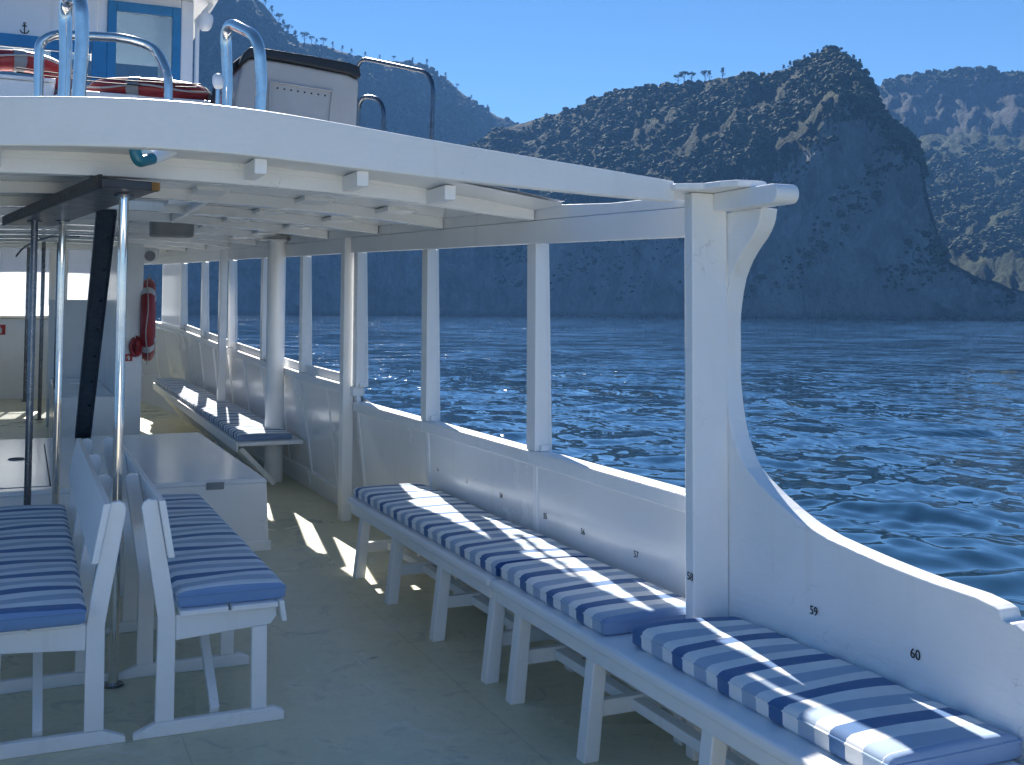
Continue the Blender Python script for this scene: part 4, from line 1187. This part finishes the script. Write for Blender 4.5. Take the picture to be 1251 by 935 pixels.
cushion('seat_cushion', -0.180, 0.238, 4.44, 6.86, 0.485, 0.548, stripe_mat('stripe_g', 0.275, 0.35, -1.20, 99, PLB, **PALE), 'blue striped cushion with plain blue end on the bench facing port', 'striped cushions on the back to back benches')

# ================================================================== POLES, LADDER, RAILS
def ceil_z(x, y): return ZB(y) + 0.1225 + cam_(x) + 0.0665
def pole(x, y, z0, z1, r, label, mt='steel', lean=(0, 0)):
    t = tag(empty('steel_pole', (x, y, z0)), label, 'pole', 'steel poles under the roof')
    MB().tube([(x, y, z0), (x + lean[0], y + lean[1], z1)], r, 18).build('tube', M[mt], t)
    MB().tube([(x, y, z0 + 0.0005), (x, y, z0 + 0.010)], r * 2.1, 20).build('base_flange', M['darksteel'], t)
    MB().tube([(x + lean[0], y + lean[1], z1 - 0.012), (x + lean[0], y + lean[1], z1 - 0.001)], r * 2.1, 20).build('top_flange', M['darksteel'], t)
bz = 2.172
pole(0.400, 5.236, 0.0, bz, 0.021, 'polished steel pole rising between the two back to back benches')
pole(0.205, 7.30, 0.0, 2.205, 0.021, 'polished steel pole standing at the bow end of the benches')
q = ony(39, 400, 7.42); pole(q[0], 7.42, 0.0, 2.205, 0.021, 'dull steel pole standing against the engine box', 'darksteel')
q = ony(69, 430, 13.6); pole(q[0], 13.6, DK(13.6), 2.42, 0.024, 'dull steel pole beside the port edge of the locker', 'darksteel')
q = onz(48, 513, 0.15); pole(q[0], q[1], DK(q[1]), ceil_z(q[0], q[1]) - 0.01, 0.026, 'steel pole on the forward deck, the one nearer the locker', 'darksteel')
q = onz(30, 490, 0.20); pole(q[0], q[1] - 0.2, DK(q[1] - 0.2), ceil_z(q[0], q[1]) - 0.02, 0.026, 'steel pole on the forward deck, the one close to the front bulkhead', 'darksteel')
# dark board under the ceiling that carries the poles
ob = tag(empty('overhead_board', (0.2, 6.5, 2.19)), 'dark board fixed slantwise below the ceiling above the steel poles', 'board')
mb = MB(); c = []
for (x, y), z in zip(((0.29, 4.98), (0.53, 5.06), (0.17, 7.95), (-0.13, 7.95)), (2.175, 2.175, 2.207, 2.207)): c.append((x, y, z))
mb.hexa(c + [(a, b_, z + 0.04) for a, b_, z in c]); mb.build('board', M['darkboard'], ob, 0.006)
MB().hexa([(0.50, 5.045, 2.176), (0.536, 5.055, 2.176), (0.531, 5.10, 2.176), (0.495, 5.09, 2.176), (0.50, 5.045, 2.214), (0.536, 5.055, 2.214), (0.531, 5.10, 2.214), (0.495, 5.09, 2.214)]).build('bare_end', M['rust'], ob, 0.003)
MB().bar((0.285, 4.99, 2.20), (-0.135, 7.94, 2.232), 0.018, 0.06).build('edge_strip', M['black'], ob, 0.003)
for k in range(4):
    pass
# curved grab rail further forward
gr = tag(empty('grab_rail', (0.2, 14.5, 2.4)), 'thin curved grab rail under the forward ceiling', 'rail')
pts = [ony(20, 313, 15.2), ony(28, 303, 15.0), ony(45, 294, 14.6), ony(72, 287, 13.9), ony(96, 289, 13.5)]
MB().tube(fillet(pts, 0.5, 6), 0.014, 10).build('tube', M['darksteel'], gr)
hr_ = tag(empty('hand_rail', (0.15, 19.0, 1.5)), 'bent steel hand rail below the front windows', 'rail')
MB().tube(fillet([ony(0, 388, 19.3), ony(58, 389, 19.3), ony(62, 392, 19.25), ony(62, 456, 19.25)], 0.08, 5), 0.022, 10).build('tube', M['steel'], hr_)

# narrow dark gangplank propped up towards the hatch
ld = tag(empty('gangplank', (0.52, 11.0, 0.4965)), 'narrow dark gangplank with a row of bolts leaning up to the roof hatch', 'gangplank')
lt, lb = Vector((0.52, 8.30, 2.36)), Vector((0.52, 11.05, 0.46))
lb.y = 10.86; lb.z = 0.50
MB().bar(lb, lt, 0.115, 0.05, (0, 1, 1)).build('plank', M['ladder'], ld, 0.006)
_dv = (lt - lb).normalized(); _nv = Vector((0, -_dv.z, _dv.y)).normalized()
if _nv.y > 0: _nv = -_nv
for dx in (-0.062, 0.062):
    MB().bar(lb + Vector((dx, 0, 0)) + _nv * 0.002, lt + Vector((dx, 0, 0)) + _nv * 0.002, 0.012, 0.075, (0, 1, 1)).build('edge_flange', M['ladder'], ld, 0.003)
for k in range(8):
    p = lb.lerp(lt, (k + 0.5) / 8.2) + _nv * 0.026
    MB().tube([p + Vector((0.025, 0, 0)), p + Vector((0.025, 0, 0)) + _nv * 0.008], 0.012, 10).build('bolt', M['black'], ld)

# ================================================================== LIFEBUOYS
def lifebuoy(loc, rot, label, Rm=0.29, rt=0.075, band='tape'):
    t = tag(empty('lifebuoy', (0, 0, 0)), label, 'lifebuoy', 'red lifebuoys')
    mb = MB(); nu, nv = 40, 14
    def pt(a, b_, rr=rt, sq=0.85): return ((Rm + rr * math.cos(b_)) * math.cos(a), (Rm + rr * math.cos(b_)) * math.sin(a), sq * rr * math.sin(b_))
    mb.add([pt(2 * math.pi * i / nu, 2 * math.pi * j / nv) for i in range(nu) for j in range(nv)], [(i * nv + j, ((i + 1) % nu) * nv + j, ((i + 1) % nu) * nv + (j + 1) % nv, i * nv + (j + 1) % nv) for i in range(nu) for j in range(nv)], True)
    mb.build('ring', M['red'], t)
    for k in range(4):
        a0 = math.pi / 4 + k * math.pi / 2
        b2 = MB(); m_ = 4
        vs_ = [pt(a0 - 0.10 + 0.20 * i / m_, 2 * math.pi * j / nv, rt + 0.003, 0.87) for i in range(m_ + 1) for j in range(nv)]
        b2.add(vs_, [(i * nv + j, (i + 1) * nv + j, (i + 1) * nv + (j + 1) % nv, i * nv + (j + 1) % nv) for i in range(m_) for j in range(nv)], True)
        b2.build('reflective_band', M[band], t)
    rp = MB(); pts = []
    for i in range(64):
        a = 2 * math.pi * i / 64; sag = 0.028 * abs(math.sin(2 * (a - math.pi / 4)))
        pts.append(((Rm + rt + 0.006 + sag) * math.cos(a), (Rm + rt + 0.006 + sag) * math.sin(a), 0.01 * math.sin(5 * a)))
    rp.tube(pts, 0.0065, 6, True); rp.build('grab_line', M['rope'], t)
    t.location = loc; t.rotation_euler = rot
    return t
q = ony(181, 391, 12.45)
lifebuoy((q[0], 12.45, q[2]), (R(90), 0, R(83)), 'red lifebuoy hanging upright on the end of the companionway wall', 0.36, 0.085)
ln = tag(empty('coiled_line', (1.22, 12.15, 1.2)), 'dark red coil of line hanging beside the upright lifebuoy', 'rope')
pts = []
for i in range(90):
    a = i / 90 * 6 * math.pi
    pts.append((1.165 + 0.03 * math.cos(a * 0.7), 12.12 + (0.03 + 0.02 * math.sin(a * 0.37)) * math.sin(a), 1.18 + (0.075 + 0.025 * math.cos(a * 0.29)) * math.cos(a) + 0.004 * math.sin(i)))
c0 = ony(166, 424, 12.12)
pts = [(c0[0] + (p[1] - 12.12) * 1.2, c0[1] + (p[0] - 1.165) * 1.5, c0[2] + (p[2] - 1.18)) for p in pts]
MB().tube(pts, 0.017, 8).build('coil', M['red'], ln)
lifebuoy((0.70, 7.28, 3.018), (R(3), R(-2), 0.4), 'red lifebuoy lying on the hatch hood with rope along its edge', 0.30, 0.075, 'grey')
lifebuoy((-0.13, 7.45, 3.09), (R(-8), R(5), 1.0), 'red lifebuoy lying on the pale locker at the port side of the roof', 0.29, 0.075, 'grey')
lk = tag(empty('roof_locker', (-0.15, 7.45, 2.45)), 'pale locker on the roof carrying a lifebuoy', 'locker')
MB().box((-0.62, 7.05, 2.43), (0.13, 7.9, 3.00)).build('body', M['white'], lk, 0.012); MB().box((-0.64, 7.03, 3.0015), (0.14, 7.92, 3.022)).build('lid', M['white'], lk, 0.006)

# ================================================================== ROOF DECK FITTINGS
def hoop(pts, r, label, name='steel_hoop', ext=0.9, mt='steel'):
    t = tag(empty(name, tuple(pts[0])), label, 'rail', 'steel rails on the roof deck')
    MB().tube(fillet(pts, 0.16, 8), r, 16).build('tube', M[mt], t)
    for e in (0, -1):
        p = pts[e]
        MB().tube([(p[0], p[1], p[2]), (p[0], p[1], p[2] + 0.012)], r * 2.0, 16).build('base_flange', M['steel'], t)
    return t
def down(p, z=None):
    z = ceil_z(p[0], p[1]) + 0.036 if z is None else z
    return np.array([p[0], p[1], z])
A_, B_ = ony(279, 100, 6.30), ony(274, 24, 6.30)
C2, D2 = ony(316, 46, 5.95), ony(320, 100, 5.95)
hoop([down(ony(272, 125, 6.30)), A_, B_, C2, D2, down(ony(314, 128, 5.95))], 0.032, 'bent polished steel hand hoop beside the grey console on the roof')
A_, B_ = ony(81, 70, 6.35), ony(79, -6, 6.35)
C2, D2 = ony(99, 0, 5.95), ony(101, 40, 5.95)
hoop([down(ony(76, 108, 6.35)), A_, B_, C2, D2, down(ony(93, 110, 5.95))], 0.034, 'tall polished steel hand hoop in front of the wheelhouse stripe')
yy = 6.5
hoop([down(ony(48, 110, yy)), ony(48, 52, yy), ony(66, 42, yy), ony(150, 46, yy + 0.1), ony(190, 58, yy + 0.1), ony(206, 90, yy), down(ony(207, 110, yy))], 0.026, 'low wide polished steel hoop in front of the blue wheelhouse window')
yy = 8.4
hoop([down(ony(436, 100, yy)), ony(436, 70, yy), ony(530, 90, yy - 0.9), down(ony(525, 150, yy - 0.9))], 0.016, 'thin dull guard rail at the starboard roof edge, the taller of two', 'guard_rail', mt='darksteel')
hoop([down(ony(438, 140, yy)), ony(438, 116, yy), ony(470, 122, yy - 0.3), down(ony(466, 150, yy - 0.3))], 0.018, 'thin dull guard rail at the starboard roof edge, the shorter of two', 'guard_rail', mt='darksteel')

# grey console with a black padded top
yc = 6.75
cn = tag(empty('console', (1.5, yc, 2.4)), 'grey moulded console with a black padded top on the roof', 'console')
pz = lambda a, b_: (ony(a, b_, yc)[0], ony(a, b_, yc)[2])
out = [pz(288, 112), pz(297, 78), pz(304, 71), pz(330, 73), pz(380, 82), pz(425, 91), pz(439, 98), pz(436, 150)]
zf = ceil_z(1.5, yc) + 0.02
out = [(out[0][0] - 0.06, zf)] + out + [(out[-1][0] - 0.01, zf)]
body = MB().prism(out, 'y', yc, yc + 0.75).build('body', M['console'], cn, 0.02, 3)
padp = [pz(291, 80), pz(297, 66), pz(305, 59), pz(330, 62), pz(380, 70), pz(425, 78), pz(438, 83), pz(440, 95), pz(436, 97.5), pz(425, 92), pz(380, 82.8), pz(330, 73.6), pz(304, 71.5), pz(297, 78.5)]
padp = [(x, z + 0.003) for x, z in padp]
MB().prism(padp, 'y', yc - 0.03, yc + 0.77).build('padded_top', M['blackpad'], cn, 0.012, 3)
rc_ = [pz(330, 100), pz(406, 112), pz(402, 150), pz(328, 150)]
fr = MB()
for a, b_ in ((0, 1), (1, 2), (2, 3), (3, 0)):
    fr.bar((rc_[a][0], yc - 0.006, rc_[a][1]), (rc_[b_][0], yc - 0.006, rc_[b_][1]), 0.02, 0.012)
fr.build('panel_moulding', M['console'], cn, 0.004)
for k in range(8):
    q = pz(339 + k * 8.3, 104 + k * 1.3); MB().tube([(q[0], yc - 0.004, q[1] - 0.02), (q[0], yc - 0.001, q[1] - 0.02)], 0.006, 8).build('vent_hole', M['black'], cn)
MB().tube(fillet([ony(300, 70, yc + 0.1), ony(285, 82, yc + 0.05), ony(266, 100, yc), down(ony(244, 112, yc))], 0.1, 5), 0.022, 10).build('strap', M['blackpad'], cn)
sp = tag(empty('horn_light', (1.0, 6.2, 2.4)), 'small white lamp on a stalk beside the steel hoop', 'lamp')
q = ony(266, 100, 6.1)
MB().tube([(q[0], q[1], zf), (q[0], q[1], q[2] - 0.02)], 0.012, 10).build('stalk', M['steel'], sp)
MB().tube([(q[0], q[1] - 0.03, q[2] - 0.035), (q[0], q[1] - 0.02, q[2] - 0.01), (q[0], q[1], q[2] + 0.02), (q[0], q[1] + 0.03, q[2] + 0.03)], 0.03, 14, rs=[0.024, 0.032, 0.03, 0.016]).build('housing', M['white'], sp)

# wheelhouse
wh = empty('wheelhouse', (0.4, 10.0, 2.5)); wh.parent = boat; wh.location = (0.4 - CX, 10.0, 2.5)
tag(wh, 'white wheelhouse with blue framed windows on the roof')
yw = 10.0
def wq(a, b_, dy=0.0): return ony(a, b_, yw + dy)
def wbox(a, b_, c, d_, y0, y1, nm, mt, bev=0.006):
    p, q2 = ony(a, b_, yw), ony(c, d_, yw)
    return MB().box((p[0], y0, q2[2]), (q2[0], y1, p[2])).build(nm, M[mt], wh, bev)
z_eave = wq(200, -2)[2]; zfl = 2.47
xL, xRt = -1.05, wq(236, 50)[0]
# aft wall is a frame of boards round the openings
wb = MB()
zs = wq(60, 52)[2]
wb.box((xL, yw, wq(60, 62)[2] + 0.02), (wq(119, 50)[0], yw + 0.06, z_eave)).build('aft_panel', M['white'], wh, 0.006)
MB().box((xL, yw + 0.001, zfl), (xRt, yw + 0.059, wq(60, 112)[2])).build('aft_panel', M['white'], wh, 0.006)
MB().box((wq(221, 50)[0], yw + 0.001, wq(60, 112)[2] + 0.002), (xRt, yw + 0.059, z_eave)).build('corner_post', M['white'], wh, 0.006)
MB().box((wq(112, 60)[0], yw - 0.02, wq(60, 112)[2] + 0.002), (wq(131, 60)[0], yw + 0.03, wq(119, 50)[2])).build('door_post', M['blue'], wh, 0.006)
MB().box((wq(119.5, 50)[0], yw + 0.002, wq(119, 49.5)[2]), (wq(130.8, 50)[0], yw + 0.05, z_eave)).build('door_post', M['white'], wh, 0.006)
# blue stripe under the white panel and window beneath it
MB().box((xL, yw - 0.012, wq(60, 61)[2]), (wq(111.5, 50)[0], yw + 0.03, wq(60, 49)[2] + 0.02)).build('blue_stripe', M['blue'], wh, 0.004)
MB().box((xL, yw + 0.02, wq(60, 111)[2]), (wq(111, 50)[0], yw + 0.028, wq(60, 62)[2])).build('pane', M['glass'], wh)
MB().box((wq(62, 60)[0], yw + 0.005, wq(60, 111)[2]), (wq(76, 60)[0], yw + 0.05, wq(60, 62)[2])).build('window_bar', M['blue'], wh, 0.004)
# big blue window
fr_ = empty('window', (0, 0, 0)); fr_.parent = wh; fr_.location = (0, 0, 0)
xo0, xo1, xi0, xi1 = wq(131, 50)[0], wq(220.5, 50)[0], wq(142, 50)[0], wq(210, 50)[0]
zt_, zi = wq(170, 5)[2], wq(170, 17)[2]; zb_ = wq(170, 111)[2]
for a, b_ in (((xo0, zb_), (xi0, zt_)), ((xi1, zb_), (xo1, zt_)), ((xi0 + 0.001, zi), (xi1 - 0.001, zt_)), ((xi0 + 0.001, zb_), (xi1 - 0.001, zb_ + 0.05))):
    MB().box((a[0], yw - 0.025, a[1]), (b_[0], yw + 0.04, b_[1])).build('frame', M['blue'], fr_, 0.005)
MB().box((xi0 + 0.001, yw + 0.005, zb_ + 0.051), (xi1 - 0.001, yw + 0.012, zi - 0.001)).build('pane', M['glass'], fr_)
MB().box((xo0, yw + 0.002, zt_ + 0.002), (xo1, yw + 0.055, z_eave)).build('window_head', M['white'], wh, 0.004)
# side and front walls, roof
ysd = 12.6
for x in (xRt, xL):
    MB().box((x - 0.03, yw + 0.062, zfl), (x + 0.03, ysd, 3.5)).build('side_panel', M['white'], wh, 0.006)
    for y in (yw + 1.2, ysd - 0.06): MB().box((x - 0.03, y, 3.502), (x + 0.03, y + 0.06, z_eave)).build('side_post', M['white'], wh, 0.006)
    MB().box((x - 0.004, yw + 0.07, 3.502), (x + 0.004, yw + 1.198, z_eave - 0.002)).build('pane', M['glass'], wh)
MB().box((xL + 0.032, ysd - 0.06, zfl), (xRt - 0.032, ysd, 3.5)).build('front_panel', M['white'], wh, 0.006)
xeave = wq(262, 0)[0]
MB().box((xL - 0.25, yw - 0.55, z_eave + 0.002), (xeave + 0.02, ysd + 0.3, z_eave + 0.07)).build('roof', M['white'], wh, 0.012)
MB().bar((xRt + 0.02, yw + 0.02, wq(240, 27)[2]), (xeave - 0.02, yw + 0.02, z_eave), 0.05, 0.04).build('eave_bracket', M['white'], wh, 0.006)
MB().tube([(xRt + 0.03, yw - 0.03, zfl + 0.4), (xRt + 0.03, yw - 0.03, wq(240, 25)[2])], 0.02, 10).build('downpipe', M['white'], wh)
q = wq(250, 30); MB().tube([(q[0] - 0.01 + 0.02 * t_, yw - 0.1, q[2] + 0.085 * t_) for t_ in np.linspace(-1, 1, 11)], 0.05, 16, rs=[0.06 * (1 - abs(t_) ** 3) ** 0.5 + 0.006 for t_ in np.linspace(-1, 1, 11)]).build('horn_speaker', M['white'], wh)
# small anchor emblem
an = MB(); ca = wq(30, 34, -0.01); ax, az_, ay = ca[0], ca[2], yw - 0.004
def ab(p, q_, w): an.bar((ax + p[0], ay, az_ + p[1]), (ax + q_[0], ay, az_ + q_[1]), w, 0.004, (0, 1, 0))
ab((0, -0.045), (0, 0.03), 0.009); ab((-0.018, 0.016), (0.018, 0.016), 0.008)
an.tube([(ax + 0.008 * math.cos(a), ay, az_ + 0.038 + 0.008 * math.sin(a)) for a in np.linspace(0, 6.28, 12)[:-1]], 0.003, 6, True)
an.tube([(ax + 0.034 * math.sin(a), ay, az_ - 0.012 - 0.034 * math.cos(a)) for a in np.linspace(-1.35, 1.35, 13)], 0.0045, 6)
an.build('anchor_emblem', M['ink'], wh)
# two dark lines stretched in front of the wheelhouse
for k, (a, b_) in enumerate((((20, 83), (245, 103)), ((20, 88), (240, 107)))):
    t = tag(empty('stretched_line', tuple(ony(a[0], a[1], 7.0))), 'thin dark line stretched above the lifebuoys, %s of two' % ('upper' if k == 0 else 'lower'), 'rope')
    pts = [ony(a[0] + (b_[0] - a[0]) * f, a[1] + (b_[1] - a[1]) * f + 4 * math.sin(math.pi * f), 6.9) for f in np.linspace(0, 1, 9)]
    MB().tube(pts, 0.004, 6).build('line', M['black'], t)

# ================================================================== SMALL FITTINGS UNDER THE ROOF
hs_ = tag(empty('hose_stub', (0.5, 5.1, 2.3)), 'white pipe end wrapped in a teal sleeve below the arched beam', 'pipe')
q0, q1, q2_ = ony(204, 184, 4.95), ony(180, 193, 4.75), ony(168, 186, 4.7)
MB().tube([ony(212, 180, 5.15), q0, q1], 0.036, 16).build('pipe', M['white'], hs_)
MB().tube(fillet([ony(186, 194, 4.74), ony(170, 198, 4.68), ony(165, 187, 4.68), ony(165, 176, 4.68)], 0.04, 6), 0.024, 14).build('sleeve', M['teal'], hs_)
def ceil_fix(px_, py_, y, w, d_, h, label, mt, nm='ceiling_speaker', cat='speaker'):
    q = ony(px_, py_, y)
    t = tag(empty(nm, tuple(q)), label, cat)
    zc = ceil_z(q[0], y)
    MB().box((q[0] - w / 2, y, zc - h), (q[0] + w / 2, y + d_, zc - 0.002)).build('housing', M[mt], t, 0.012)
    MB().box((q[0] - w / 2 + 0.02, y - 0.006, zc - h + 0.02), (q[0] + w / 2 - 0.02, y - 0.001, zc - 0.03)).build('grille', M['grey'], t, 0.002)
ceil_fix(212, 266, 9.6, 0.34, 0.22, 0.16, 'grey speaker box fixed below the ceiling ahead of the column', 'grey')
q = ony(182, 314, 13.4)
ws = tag(empty('wall_speaker', tuple(q)), 'cream wedge speaker mounted high above the upright lifebuoy', 'speaker')
MB().prism([(q[0] - 0.09, q[2] - 0.09), (q[0] + 0.10, q[2] - 0.05), (q[0] + 0.12, q[2] + 0.10), (q[0] - 0.10, q[2] + 0.11)], 'y', 13.4, 13.6).build('housing', M['white'], ws, 0.03, 3)
MB().tube([(q[0] + 0.01, 13.392, q[2] + 0.01), (q[0] + 0.01, 13.399, q[2] + 0.01)], 0.06, 20).build('grille', M['grey'], ws)
def sign(px_, py_, y, s_, label):
    q = ony(px_, py_, y)
    t = tag(empty('fire_sign', tuple(q)), label, 'sign', 'small red fire signs')
    MB().box((q[0] - s_ / 2, y - 0.004, q[2] - s_ / 2), (q[0] + s_ / 2, y, q[2] + s_ / 2)).build('plate', M['signred'], t)
    pc = MB(); pc.box((q[0] - s_ * 0.05, y - 0.006, q[2] - s_ * 0.35), (q[0] + s_ * 0.18, y - 0.0045, q[2] + s_ * 0.15)); pc.box((q[0] - s_ * 0.02, y - 0.006, q[2] + s_ * 0.17), (q[0] + s_ * 0.06, y - 0.0045, q[2] + s_ * 0.32))
    pc.bar((q[0] - s_ * 0.06, y - 0.005, q[2] + s_ * 0.2), (q[0] - s_ * 0.3, y - 0.005, q[2] - s_ * 0.2), s_ * 0.07, 0.002, (0, 1, 0))
    pc.build('pictogram', M['tape'], t)
sign(157, 437, 12.195, 0.075, 'small red fire extinguisher sign on the companionway wall below the lifebuoy')
sign(0, 403, 19.655, 0.16, 'small red fire sign on the panel below the front windows')
bpy.context.view_layer.update()
